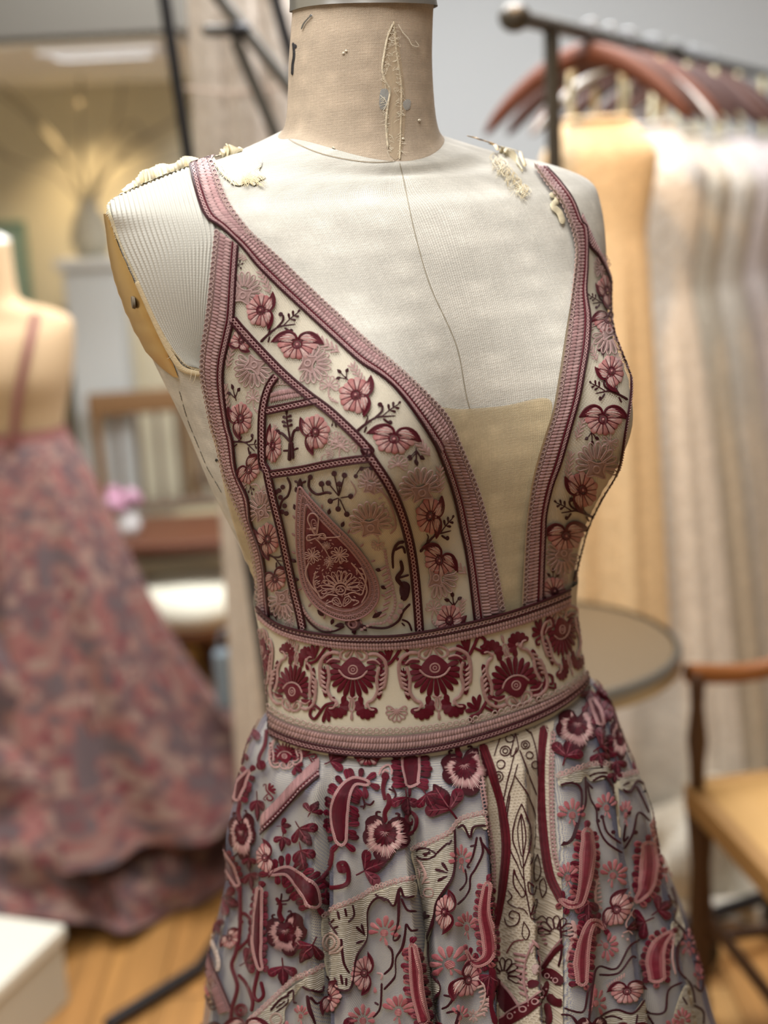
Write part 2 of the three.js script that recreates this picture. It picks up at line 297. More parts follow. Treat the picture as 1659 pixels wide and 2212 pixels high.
  // pieces that lie apart become parts of their own
  split(name, parent, mat = threadMat, gap = .0015) {
    const n = this.pos.length / 3, up = [...Array(n).keys()], find = (a) => { while (up[a] !== a) a = up[a] = up[up[a]]; return a; };
    for (let i = 0; i < this.idx.length; i += 3) { const a = find(this.idx[i]); up[find(this.idx[i + 1])] = a; up[find(this.idx[i + 2])] = a; }
    const bx = new Map(); for (const v of this.idx) { const r = find(v); let b = bx.get(r); if (!b) bx.set(r, b = { r, lo: [9, 9, 9], hi: [-9, -9, -9] }); for (let k = 0; k < 3; k++) { b.lo[k] = Math.min(b.lo[k], this.pos[v * 3 + k]); b.hi[k] = Math.max(b.hi[k], this.pos[v * 3 + k]); } }
    const L = [...bx.values()], cl = L.map((_, i) => i), fc = (a) => { while (cl[a] !== a) a = cl[a] = cl[cl[a]]; return a; };
    for (let i = 0; i < L.length; i++) for (let j = 0; j < i; j++) if ([0, 1, 2].every((k) => L[i].lo[k] - gap < L[j].hi[k] && L[j].lo[k] - gap < L[i].hi[k])) cl[fc(i)] = fc(j);
    const groupOf = new Map(L.map((b, i) => [b.r, fc(i)])), lists = new Map(); for (let i = 0; i < this.idx.length; i += 3) { const q = groupOf.get(find(this.idx[i])); if (!lists.has(q)) lists.set(q, []); lists.get(q).push(this.idx[i], this.idx[i + 1], this.idx[i + 2]); }
    for (const l of lists.values()) { const e = new Emb(this.s, this.lift), m = new Map(); for (const v of l) { if (!m.has(v)) { m.set(v, e.pos.length / 3); e.pos.push(...this.pos.slice(v * 3, v * 3 + 3)); e.uv.push(...this.uv.slice(v * 2, v * 2 + 2)); e.col.push(...this.col.slice(v * 3, v * 3 + 3)); } e.idx.push(m.get(v)); } e.build(name, parent, mat); }
  }
  build(name, parent, mat = threadMat) {
    const g = new THREE.BufferGeometry();
    g.setAttribute('position', new THREE.Float32BufferAttribute(this.pos, 3)); g.setAttribute('uv', new THREE.Float32BufferAttribute(this.uv, 2)); g.setAttribute('color', new THREE.Float32BufferAttribute(this.col, 3)); g.setIndex(this.idx);
    g.computeVertexNormals(); emb.tris += this.idx.length / 3; return part(name, g, mat, parent);
  }
}
const emb = { tris: 0 };
function perim(P) { let L = 0; for (let i = 0; i < P.length; i++) { const q = P[(i + 1) % P.length]; L += Math.hypot(q[0] - P[i][0], q[1] - P[i][1]); } return L; }
function inside(P, x, y) { let c = false; for (let i = 0, j = P.length - 1; i < P.length; j = i++) if ((P[i][1] > y) !== (P[j][1] > y) && x < (P[j][0] - P[i][0]) * (y - P[i][1]) / (P[j][1] - P[i][1]) + P[i][0]) c = !c; return c; }
const AX = AXIS;
const wrapUV = (p) => [Math.atan2((p.x - AX.x) * LF.x + (p.z - AX.z) * LF.z, (p.x - AX.x) * FR.x + (p.z - AX.z) * FR.z) * .12, p.y];
// cloth cut to a traced outline, lying on a surface; curved = outline is smoothed
function cloth(surf, outline, lift, step = 6, cx = 900, smooth = true, hfun) {
  const P = smooth ? spline(outline, Math.round(perim(outline) / 6), true) : outline, xs = P.map((p) => p[0]), ys = P.map((p) => p[1]);
  const x0 = Math.min(...xs), y0 = Math.min(...ys), nx = Math.ceil((Math.max(...xs) - x0) / step), ny = Math.ceil((Math.max(...ys) - y0) / step), map = new Map(), pos = [], uv = [], idx = [];
  const snap = (x, y) => { let b = 1e9, q = null; for (let i = 0; i < P.length; i++) { const d = (P[i][0] - x) ** 2 + (P[i][1] - y) ** 2; if (d < b) { b = d; q = P[i]; } } return q; };
  const get = (i, j) => { const k = i * 10000 + j; if (map.has(k)) return map.get(k); let x = x0 + i * step, y = y0 + j * step; if (!inside(P, x, y)) [x, y] = snap(x, y); const a = surf.at(x, y, cx); let r = -1; if (a) { const l = lift + (hfun ? hfun(x, y) : 0), p = a.p.addScaledVector(a.n, l); r = pos.length / 3; pos.push(p.x, p.y, p.z); uv.push(...wrapUV(p)); } map.set(k, r); return r; };
  for (let j = 0; j < ny; j++) for (let i = 0; i < nx; i++) {
    let c = 0; for (const [a, b] of [[0, 0], [1, 0], [0, 1], [1, 1]]) if (inside(P, x0 + (i + a) * step, y0 + (j + b) * step)) c++;
    if (c < 1) continue; const a = get(i, j), b = get(i + 1, j), d = get(i, j + 1), e = get(i + 1, j + 1); if (a < 0 || b < 0 || d < 0 || e < 0) continue; idx.push(a, d, e, a, e, b);
  }
  const g = new THREE.BufferGeometry(); g.setAttribute('position', new THREE.Float32BufferAttribute(pos, 3)); g.setAttribute('uv', new THREE.Float32BufferAttribute(uv, 2)); g.setIndex(idx); g.computeVertexNormals(); return g;
}
// a strip between two traced curves: P(s, v) in pixels
function strip(A, B) { const L = Math.max(spline(A, 2).length_px, spline(B, 2).length_px), n = Math.ceil(L / 4), a = spline(A, n), b = spline(B, n), f = (s, v) => { const x = clamp(s, 0, 1) * n, i = Math.min(n - 1, Math.floor(x)), t = x - i; return [0, 1].map((k) => lerp(lerp(a[i][k], a[i + 1][k], t), lerp(b[i][k], b[i + 1][k], t), v)); }; f.L = L; return f; }

// ---------------------------------------------------------------- the dress form
const form = thing('dress_form', 'linen dress form with torn shoulder and gold arm plate, wearing the burgundy gown in front', 'dress form', [0, 0, 0]);
const M = {
  linen: linen(0xe8e5dc), neckLinen: linen(0xd6c3ad), oldLinen: new THREE.MeshStandardMaterial({ color: 0xf0e6cb, roughness: .9, bumpMap: rep(linenB, 1, 1), bumpScale: .0003, side: THREE.DoubleSide }), darkThread: new THREE.MeshStandardMaterial({ color: 0x6b6152, roughness: .9 }),
  gold: new THREE.MeshStandardMaterial({ color: 0xc8a770, metalness: .8, roughness: .34 }), rib: new THREE.MeshStandardMaterial({ color: 0xbdbcb5, roughness: .9, side: THREE.DoubleSide }),
  silver: new THREE.MeshStandardMaterial({ color: 0xc9cbcb, metalness: .9, roughness: .33 }), black: new THREE.MeshStandardMaterial({ color: 0x17161a, roughness: .5 }), steel: new THREE.MeshStandardMaterial({ color: 0x8b8d8f, metalness: .8, roughness: .35 }),
};
part('torso_cover', bodyGeo, M.linen, form);
part('neck_cover', neckGeo, M.neckLinen, form);
{ // taped collar on top of the neck
  const top = NK[NK.length - 1], bump = (u, v) => 1 + .008 * Math.sin(u * 61 + 3 * v) * Math.sin(u * 23 + v * 9) + .012 * sstep(.1, 0, v);
  const g = gridMesh(140, 10, (u, v) => { const r = top.slice(); r[0] = lerp(.1135, .165, v); for (const k of [1, 2, 3]) r[k] = top[k] * 1.035 * bump(u, v); return ringPoint(r, u * 2 * Math.PI - Math.PI, false); }, true);
  part('neck_collar', g, M.silver, form);
  const c = ringPoint([.165, 0, 0, 0, 0, 0, .003, .002, 1], 0, false);
  part('neck_cap', lathe([[.0, .022], [.02, .02], [.045, .006], [.0535, -.001], [.0535, -.006]], c.x, c.y, c.z), M.silver, form);
  part('neck_knob', lathe([[0, .06], [.012, .058], [.018, .045], [.012, .03], [.01, .02]], c.x, c.y, c.z, 24), M.steel, form);
}
{ // stand below the gown
  const x = AXIS.x + .04, z = AXIS.z;
  part('stand_pole', lathe([[.0, .74], [.018, .74], [.018, .06], [0, .06]], x, 0, z, 20), M.black, form);
  const base = lathe([[0, .06], [.04, .058], [.06, .045], [.2, .03], [.23, .02], [.23, 0], [0, 0]], x, 0, z, 48); part('stand_base', base, M.black, form);
}
// ribbed jersey where the linen cover has come away on the shoulder
{
  const Lc = [[238, 436], [262, 520], [300, 602], [347, 702], [397, 778], [430, 792]], Rc = [[426, 358], [446, 420], [466, 500], [462, 560], [448, 690], [446, 800]];
  const f = strip(Lc, Rc), NR = 21, nu = NR * 8, nv = 260;
  const g = gridMesh(nu, nv, (q, t) => { const [x, y] = f(t, q), a = torso.at(x, y); const w = Math.abs(Math.sin(q * NR * Math.PI)), purl = .84 + .16 * Math.abs(Math.sin((t * f.L / 6 + Math.floor(q * NR) * .5) * Math.PI)); return a.p.addScaledVector(a.n, .0008 + .0014 * w * purl); }, false, (q, t, p) => wrapUV(p));
  part('ribbed_jersey', g, M.rib, form);
}
{ // arm plate: the flattened side of the form, gold painted metal
  const edge = strip([[233, 462], [262, 545], [300, 625], [350, 728], [386, 815]], [[220, 450], [235, 555], [270, 650], [325, 765], [384, 818]]);
  const F = []; for (let i = 0; i <= 24; i++) { const [x, y] = edge(i / 24, 0), a = torso.at(x, y).p; const dx = a.x - AX.x, dz = a.z - AX.z; F.push([a.y, Math.atan2(dx * LF.x + dz * LF.z, dx * FR.x + dz * FR.z), Math.hypot(dx, dz)]); }
  const g = gridMesh(26, 24, (u, v) => {
    const k = F[Math.round(v * 24)], wv = Math.pow(Math.sin(clamp(v, .02, .99) * Math.PI), v < .5 ? .45 : .8), th = lerp(k[1], lerp(k[1], -2.35, wv), u), q = Math.sin(u * Math.PI), lv = (k[0] - EYE) / SC;
    let t = 0, best = 9; for (let i = 0; i <= 90; i++) { const d = Math.abs(rowAt(LV, .35 + i / 90 * .4)[0] - lv); if (d < best) { best = d; t = .35 + i / 90 * .4; } }
    const p = ringPoint(rowAt(LV, t), th); p.y = k[0]; const o = LF.clone().multiplyScalar(-(.001 + .0045 * wv * Math.sqrt(Math.max(0, q)))); return p.add(o);
  });
  part('arm_plate', g, M.gold, form);
  const a = torso.at(300, 652); const s = new THREE.CylinderGeometry(.0042, .0048, .002, 20).rotateX(Math.PI / 2);
  const scr = part('plate_screw', s, M.darkThread, form); scr.position.copy(a.p).addScaledVector(LF, -.0042); scr.lookAt(scr.position.clone().addScaledVector(LF, -1).addScaledVector(FR, -.25));
}
function seamLine(pts, w, col, name, o = {}, surf = torso, lift = .0002) { const e = new Emb(surf, lift); e.stroke(pts, w, col, { h: .2, ...o }); return e.build(name, form, cordMat); }
const seamC = 0xa39b8a;
seamLine([[863, 352], [872, 390], [882, 440], [900, 520], [930, 620], [985, 745], [1008, 860], [1030, 930], [1048, 1000], [1054, 1180], [1056, 1310]], 2.2, seamC, 'front_seam');
seamLine([[607, 288], [640, 310], [700, 334], [780, 349], [845, 349], [905, 335], [951, 292]], 2.5, 0x9b907e, 'neck_seam');
{ // stitched side seam, dashes
  const P = spline([[388, 845], [405, 905], [428, 962], [448, 1010], [470, 1048], [482, 1070]], 34), e = new Emb(torso, .0003); for (let i = 0; i < 34; i++) if (i % 5 !== 3) e.stroke([P[i], P[i + 1]], 1.6, 0x6e6a60, { h: .2 });
  e.build('side_stitching', form, cordMat).userData.kind = 'stuff';
  const d = new Emb(torso, .0003); d.dot(468, 994, 3.2, 0x2c2a28, { h: .0002 }); d.build('ink_mark', form, cordMat);
}
{ // armhole edge of the linen, rolled and frayed
  const e = new Emb(torso, .001); const edge = [[432, 350], [380, 368], [320, 388], [262, 412], [240, 424], [234, 436], [240, 462], [262, 520], [300, 602], [330, 668], [352, 715], [376, 752], [404, 784], [425, 795], [446, 798]];
  e.stroke(edge, 7, 0xded4b8, { h: .6, jit: .25 }); const P = spline(edge, 240);
  for (let i = 20; i < 240; i++) if (rnd() < .55) { const p = P[i]; e.stroke([p, [p[0] + rr(-9, 5), p[1] + rr(-1, 9)]], 1.3, 0xf1ead6, { taper: .6, up: .0008 }); }
  for (const [x, y, dx, dy] of [[378, 762, -12, 10], [418, 798, -4, 22], [428, 800, -8, 26]]) e.stroke([[x, y], [x + dx * .3, y + dy * .6], [x + dx, y + dy]], 1.6, 0xf1ead6, { taper: .5, up: .0012 });
  e.build('frayed_armhole_edge', form, cordMat).userData.kind = 'stuff';
  const rim = new Emb(torso, .0016); rim.stroke([[300, 606], [352, 722], [384, 780], [404, 798], [436, 806]], 12, 0xdccdac, { h: .16 }); rim.build('linen_fold', form, cordMat);
}
// loose strips of torn linen on the shoulders
function flap(pts, wid, lean, name, mat = M.oldLinen) {
  const P = spline(pts, 60), base = P.map(([x, y]) => torso.at(x, y).p), ph = rr(0, 6), g = gridMesh(60, 8, (u, v) => {
    const x = clamp(u * 60, 0, 59.999), i = Math.floor(x), a = base[i].clone().lerp(base[i + 1], x - i), j = 1 + .16 * Math.sin(u * 11 + ph) + .10 * Math.sin(u * 23 + 2 * ph) + (v > .99 ? .06 * (hash(i, 3) - .5) : 0), e = Math.pow(Math.sin(clamp(u, .02, .98) * Math.PI), .35);
    return a.addScaledVector(V3(-.05, .82, -.62), wid * 1.15 * v * j * e * PX).addScaledVector(FR, lean * Math.sin(v * 2.2) + .0022 * Math.sin(u * 14 + ph) * v - .001).addScaledVector(LF, -.003 * v);
  }, false, (u, v) => [u * .08, v * .02]); part(name, g, mat, form);
}
flap([[238, 420], [262, 408], [300, 396], [340, 382], [390, 366], [436, 352]], 30, .003, 'torn_linen_strip');
flap([[452, 342], [474, 338], [500, 334], [524, 328]], 24, .006, 'torn_linen_strip');
flap([[1128, 372], [1116, 352], [1098, 338], [1082, 330]], 22, .005, 'torn_linen_strip');
{
  const e = new Emb(torso, .0012);
  e.blob([[496, 396], [512, 374], [538, 364], [566, 358], [560, 372], [574, 386], [558, 394], [550, 404], [534, 398], [516, 404]], 0xe2d8bd, { h: .0014, jit: .1 });
  e.blob([[482, 352], [540, 330], [566, 358], [508, 392]], 0xc4c3bb, { h: .0004 }); for (let i = 0; i < 8; i++) e.stroke([[490 + i * 9, 350 - i * 3], [512 + i * 7.5, 388 - i * 4.6]], 3, 0xd8d7d0, { up: .0004 });
  e.stroke([[455, 340], [470, 362], [486, 384], [504, 396]], 8, 0xdccfae, { jit: .3, h: .5, up: .0006 });
  for (let i = 0; i < 60; i++) { const t = rnd(), x = lerp(455, 505, t) + rr(-4, 4), y = lerp(338, 398, t); e.stroke([[x, y], [x + rr(-14, 12), y + rr(4, 18)]], 1.5, 0xece3cb, { taper: .6, up: .0014 }); }
  for (let i = 0; i < 46; i++) e.stroke([[rr(520, 556), rr(376, 392)], [rr(520, 575), rr(394, 412)]], 1.4, 0xd2c29c, { taper: .5, up: .0014 });
  e.build('frayed_patch', form, cordMat).userData.kind = 'stuff';
  const r = new Emb(torso, .0012);
  for (let i = 0; i < 90; i++) { const t = rnd(), x = lerp(1066, 1132, t) + rr(-10, 10), y = lerp(342, 420, t) - 4; r.stroke([[x, y], [x + rr(-12, 14), y + rr(8, 14)], [x + rr(-16, 18), y + rr(14, 32)]], 1.6, rnd() < .6 ? 0xe6dcc0 : 0xc9b78e, { taper: .6, up: .0006 + .0016 * rnd() }); }
  r.stroke([[1070, 338], [1062, 322], [1056, 308]], 7, 0xd9b98a, { h: .7, up: .004 }); r.stroke([[1085, 340], [1100, 326], [1116, 330], [1124, 352], [1130, 370]], 8, 0xcfc09a, { h: .7, up: .003, jit: .2 });
  r.stroke([[1184, 428], [1196, 424], [1200, 436], [1190, 448], [1204, 462], [1212, 486]], 13, 0xe3d8ba, { h: .5, up: .001, jit: .2 });
  r.build('frayed_patch', form, cordMat).userData.kind = 'stuff';
}
// the torn neck: an open slit, ragged edges and loose threads; a staple and a pin
{
  const e = new Emb(neckS, .0003);
  e.blob([[851, 52], [866, 130], [876, 230], [866, 335], [842, 335], [834, 250], [824, 200], [832, 120]], 0xbba78d, { h: .0001, jit: .15 });
  e.stroke([[850, 45], [856, 110], [866, 180], [866, 240], [863, 345]], 4.5, 0xd6c6ab, { h: .5, jit: .3 });
  e.stroke([[850, 50], [838, 78], [830, 118], [826, 150], [832, 176], [842, 196], [838, 226], [834, 270], [838, 320]], 5.5, 0xd9cbb2, { h: .6, jit: .35 });
  e.blob([[822, 196], [836, 190], [842, 212], [832, 236], [820, 232]], 0x9a9a98, { h: .0002 }); e.blob([[870, 218], [886, 216], [884, 236], [872, 236]], 0xa5a39f, { h: .0002 });
  for (let i = 0; i < 110; i++) { const t = rnd(), sde = rnd() < .5, y = lerp(60, 330, t), x = sde ? lerp(848, 830, Math.sin(t * 3)) : lerp(852, 868, t); e.stroke([[x, y], [x + rr(-11, 11), y + rr(-5, 8)], [x + rr(-15, 15), y + rr(-4, 14)]], 1.3, 0xe9dfca, { taper: .6, up: .0006 }); }
  e.stroke([[858, 52], [868, 70], [880, 84], [888, 98], [902, 100], [894, 88]], 1.8, 0xeee6d4, { up: .001 }); e.stroke([[820, 205], [834, 222], [826, 240]], 1.4, 0xf0ead8, { up: .001 });
  for (const [x, y] of [[742, 115], [748, 110], [905, 260], [870, 300], [720, 320]]) e.dot(x, y, 3, 0xe6dcc8, { h: .0008 });
  e.stroke([[634, 92], [636, 118], [633, 140], [632, 162]], 4.5, 0x2c2b2e, { h: .5, jit: .3 }); e.dot(637, 100, 5, 0x38363a);
  e.build('torn_neck_slit', form, cordMat).userData.kind = 'stuff';
  const p = new Emb(neckS, .0012); p.stroke([[654, 64], [660, 50], [674, 34]], 3, 0xb8b8b8, { h: .8 }); p.dot(674, 34, 3, 0xd8d8d8); p.build('steel_pin', form, M.steel);
}

// ---------------------------------------------------------------- the gown: bodice
const gown = thing('gown', 'burgundy and dusty pink embroidered gown with a plunging neckline, on the front dress form', 'gown', [0, 0, 0]);
const K = { wine: 0x641326, dark: 0x42101c, burg: 0x741a30, rose: 0xcaa0a2, pale: 0xe8cbc6, mid: 0xb27a80, coral: 0xc07072, petal: 0xdaa3a0, cream: 0xd9d3bd };
const D = {
  net: tulle(0xbeb7ab, 1, .9), slip: new THREE.MeshStandardMaterial({ color: 0xddd6c3, roughness: .75, side: THREE.DoubleSide }), nude: linen(0xead6ae, 1, { transparent: true, opacity: .75 }),
  darkNet: new THREE.MeshStandardMaterial({ color: K.wine, roughness: .9, side: THREE.DoubleSide }),
  trimNet: new THREE.MeshStandardMaterial({ color: 0x93797a, roughness: .9, side: THREE.DoubleSide }), piping: new THREE.MeshStandardMaterial({ color: 0xc9bda6, roughness: .8, side: THREE.DoubleSide }),
};
const c2 = (o, s) => (pts) => pts.map(([x, y]) => [o[0] + x / s, o[1] + y / s]);
const z2 = c2([400, 500], 2.765), z3 = c2([400, 950], 2.765), z4 = c2([1000, 500], 2.6025), z5 = c2([520, 1250], 2.127);
// trimming: v = 0 is the maroon side, v = 1 the looped side
function trim(name, f, o, surf = torso) {
  const e = new Emb(surf, o.lift ?? .0034), L = f.L, P = (px, v) => f(px / L, v), line = (v, n = 60) => [...Array(n + 1)].map((_, i) => f(lerp(o.s0 || 0, o.s1 || 1, i / n), v));
  const s0 = (o.s0 || 0) * L, s1 = (o.s1 || 1) * L, g = part(name, gridMesh(Math.ceil(L / 6), 6, (u, v) => { const [x, y] = f(lerp(o.s0 || 0, o.s1 || 1, u), lerp(o.v0 ?? 0, o.v1 ?? 1, v)), a = surf.at(x, y); return a.p.addScaledVector(a.n, (o.lift ?? .0034) - .0003); }, false, (u, v, p) => wrapUV(p)), o.base ? D.darkNet : D.trimNet, gown);
  for (const [a, b, pitch, col, slant] of o.satin || []) {   // rows of leaf-shaped satin stitches
    const c = C(col), c3 = C(col).multiplyScalar(1.16); for (let s = s0 + pitch / 2; s < s1; s += pitch) { const p = P(s, a), q = P(s + (slant || 0), b); e.stitch(p, q, pitch * .9, rnd() < .35 ? c3 : c, .0009, .0001); }
  }
  for (const [v, w, col] of o.cord || []) e.stroke(line(v, Math.ceil(L / 10)), w, col, { h: .5 });
  for (const [v, r, pitch, col, w, rv] of o.loops || []) for (let s = s0 + pitch / 2; s < s1; s += pitch) { const p = P(s, v); e.frame(0, 0, 1).ring(p[0], p[1], r, w, col, { h: .5, up: .0002 }); }
  for (const [v, r, pitch, col, w] of o.chain || []) { // two crossing waves of thread
    for (const ph of [0, Math.PI]) { const pts = []; for (let s = s0; s <= s1; s += pitch / 4) pts.push(P(s, v + r * Math.sin(s / pitch * Math.PI * 2 / 2 + ph))); e.frame(0, 0, 1).stroke(pts, w, col, { h: .5, up: .0003, jit: .3 }); }
  }
  for (const [v, amp, pitch, col, w] of o.scallop || []) { const pts = []; for (let s = s0; s <= s1; s += pitch / 6) pts.push(P(s, v + amp * Math.abs(Math.sin(s / pitch * Math.PI)))); e.stroke(pts, w, col, { h: .5, up: .0001 }); }
  const m = e.build('stitching', g); return g;
}
const wide = { satin: [[.30, .57, 7.4, 0xd3adad, 3], [.53, .79, 7.4, 0xc9a0a1, 3]], cord: [[0.02, 5.5, K.dark], [.235, 4.5, K.wine], [.83, 2.2, 0xb89692]], chain: [[.13, .055, 7, 0xd6abac, 2.6]], loops: [[.93, 4.6, 11, 0xd4b6b0, 2.4]] };
const narrow = { base: 'dark', cord: [[.08, 5, K.dark], [.92, 5, K.dark]], loops: [[.5, 3.6, 8.4, 0xd0a4a6, 2.6, 1]], lift: .0038 };

// neckline and armhole curves, traced
const nkOut = [[458, 345], [474, 398], [496, 448], [540, 505], [...z2([[370, 0]])[0]], ...z2([[560, 165], [745, 345], [930, 520], [1110, 690], [1290, 850], [1440, 990], [1550, 1110]]), [985, 955], [1018, 1030], [1045, 1110], [1068, 1220], [1086, 1318]];
const nkIn = [[409, 345], [423, 420], [443, 470], ...z2([[210, -20], [330, 90], [430, 210], [560, 340], [720, 490], [880, 640], [1040, 790], [1170, 880], [1270, 980], [1390, 1150], [1500, 1330]]), ...z3([[1455, 0], [1530, 180], [1590, 360], [1630, 540], [1655, 640]]), [1008, 1240], [1020, 1340]];
const ahOut = [[466, 488], ...z2([[165, 150], [140, 450], [112, 700], [110, 850], [140, 1000], [180, 1180]]), ...z3([[205, 0], [250, 200], [310, 350], [380, 520], [430, 700], [450, 870], [440, 1010]])];
const ahIn = [...z2([[318, 66], [308, 250], [298, 520], [280, 620], [244, 800], [246, 950], [276, 1150]]), ...z3([[302, 0], [325, 180], [393, 340], [410, 480], [468, 640], [495, 770], [505, 900], [525, 1060]])];
const lNet = part('bodice_net', cloth(torso, [[472, 500], ...nkIn.slice(4), [900, 1375], [760, 1372], [640, 1355], [570, 1320], ...ahOut.slice(1).reverse()], .0028, 6), D.net, gown);
const lSlip = part('bodice_lining', cloth(torso, [[478, 520], ...nkIn.slice(4), [900, 1372], [760, 1370], [640, 1352], [572, 1320], ...ahIn.slice().reverse()], .0012, 7), D.slip, gown);
const rNkOut = [[1149, 366], [1176, 405], [1203, 440], [1221, 482], [1232, 520], ...z4([[612, 150], [592, 400], [572, 600], [547, 800], [512, 1000], [462, 1150], [412, 1300], [372, 1450], [342, 1650], [326, 1850], [312, 2100]])];
const rNkIn = [[1174, 370], [1204, 402], [1230, 440], [1246, 482], ...z4([[672, 0], [672, 200], [668, 350], [694, 500], [694, 650], [674, 800], [652, 930], [604, 1100], [549, 1280], [494, 1420], [455, 1570], [444, 1700], [434, 1850], [424, 2070]])];
const rOut = [[1182, 368], [1212, 398], [1250, 462], [1280, 528], [1308, 590], ...z4([[835, 400], [862, 520], [890, 620], [913, 720], [924, 850], [922, 950], [900, 1110], [868, 1300], [805, 1450], [762, 1560], [702, 1680], [655, 1800], [615, 1960]])];
const rNet = part('bodice_net', cloth(torso, [...rNkIn.slice(3), [1200, 1300], ...rOut.slice(3).reverse()], .0028, 5), D.net, gown);
part('bodice_lining', cloth(torso, [...rNkIn.slice(3), [1200, 1300], ...rOut.slice(3).reverse()], .0012, 6), D.slip, gown);
part('nude_mesh_insert', cloth(torso, [[925, 888], [1000, 884], [1090, 876], [1180, 860], [1190, 900], [1160, 1000], [1135, 1150], [1128, 1340], [1080, 1350], [1050, 1120], [1000, 990]], .0008, 6), D.nude, gown);
part('nude_mesh_insert', cloth(torso, [[452, 900], [472, 985], [493, 1085], [520, 1175], [552, 1270], [570, 1320], [590, 1320], [560, 1150], [500, 960]], .0008, 5), D.nude, gown);
// back of the bodice, out of the camera's sight: a low band round the form
part('bodice_back', gridMesh(60, 14, (u, v) => { const th = lerp(1.2, 3.85, u), t = lerp(.33, lerp(.5, .42, Math.sin(u * Math.PI)), v); return ringPoint(rowAt(LV, t), th).addScaledVector(V3(Math.sin(th) * LF.x + Math.cos(th) * FR.x, 0, Math.sin(th) * LF.z + Math.cos(th) * FR.z), .004); }), D.slip, gown);

part('bodice_side', gridMesh(20, 24, (u, v) => { const th = lerp(.98, 1.32, u), t = lerp(.33, lerp(.57, .48, u), v); return ringPoint(rowAt(LV, t), th).addScaledVector(LF, .002); }, false, (u, v, p) => wrapUV(p)), D.slip, gown);
trim('neckline_trim', strip(nkIn, nkOut), wide);
trim('armhole_trim', strip(ahIn, ahOut), { ...wide, s0: .01, s1: .995 });
{
  const f = strip(rNkIn, rNkOut);
  part('neckline_binding', gridMesh(160, 4, (u, v) => { const [x, y] = f(u, .9 + .22 * v), a = torso.at(x, y); return a.p.addScaledVector(a.n, .0034 + .003 * v); }, false, (u, v, p) => wrapUV(p)), D.piping, gown);
  trim('neckline_trim', f, { ...wide, lift: .0045 });
  trim('armhole_trim', strip([[1246, 482], [1265, 535], ...z4([[740, 150], [795, 260], [832, 370], [862, 500], [892, 610], [910, 720], [918, 850], [915, 950], [892, 1110], [858, 1300], [795, 1450], [750, 1560], [690, 1680], [642, 1800], [598, 1960]])], rOut.slice(2)), { cord: [[.1, 4.5, K.dark]], satin: [[.2, .95, 5.5, 0xcaa2a3, 2]], lift: .0038 });
}
// narrow braid between the panels
const around = (pts, w) => { const P = spline(pts, 40), A = [], B = []; P.forEach((p, i) => { const a = P[Math.max(0, i - 1)], b = P[Math.min(40, i + 1)], dx = b[0] - a[0], dy = b[1] - a[1], L = Math.hypot(dx, dy); A.push([p[0] - dy / L * w / 2, p[1] + dx / L * w / 2]); B.push([p[0] + dy / L * w / 2, p[1] - dx / L * w / 2]); }); return strip(A, B); };
const br1 = [...z2([[290, 520], [340, 580], [470, 720], [600, 850], [740, 970], [860, 1060], [960, 1150], [1060, 1250], [1130, 1340]]), ...z3([[1075, 40], [1135, 130], [1210, 250], [1275, 400], [1322, 560], [1350, 700], [1370, 850], [1384, 1000], [1394, 1130]])];
const br2 = [...z2([[558, 862], [512, 930], [482, 1050], [476, 1200], [482, 1382]]), ...z3([[500, 150], [540, 330], [577, 480], [603, 600], [635, 750], [668, 900], [694, 1000], [718, 1115]])];
trim('panel_braid', around(z2([[500, 1066], [640, 1040], [805, 1008]]), 15), narrow);
trim('panel_braid', around(z3([[515, 196], [700, 170], [850, 140], [1000, 115], [1120, 102]]), 16), narrow);
trim('panel_braid', around(br2, 16), narrow);
trim('panel_braid', around(br1, 18), narrow);
trim('satin_panel', strip(z2([[520, 1020], [640, 998], [770, 975]]), z2([[520, 960], [600, 940], [700, 935]])), { satin: [[0, .5, 6, 0xc9a0a1, 2], [.5, 1, 6, 0xc9a0a1, 2]], loops: [[1.7, 5, 14, 0xd4b6b0, 2.4]], v1: 1.2, lift: .003 });

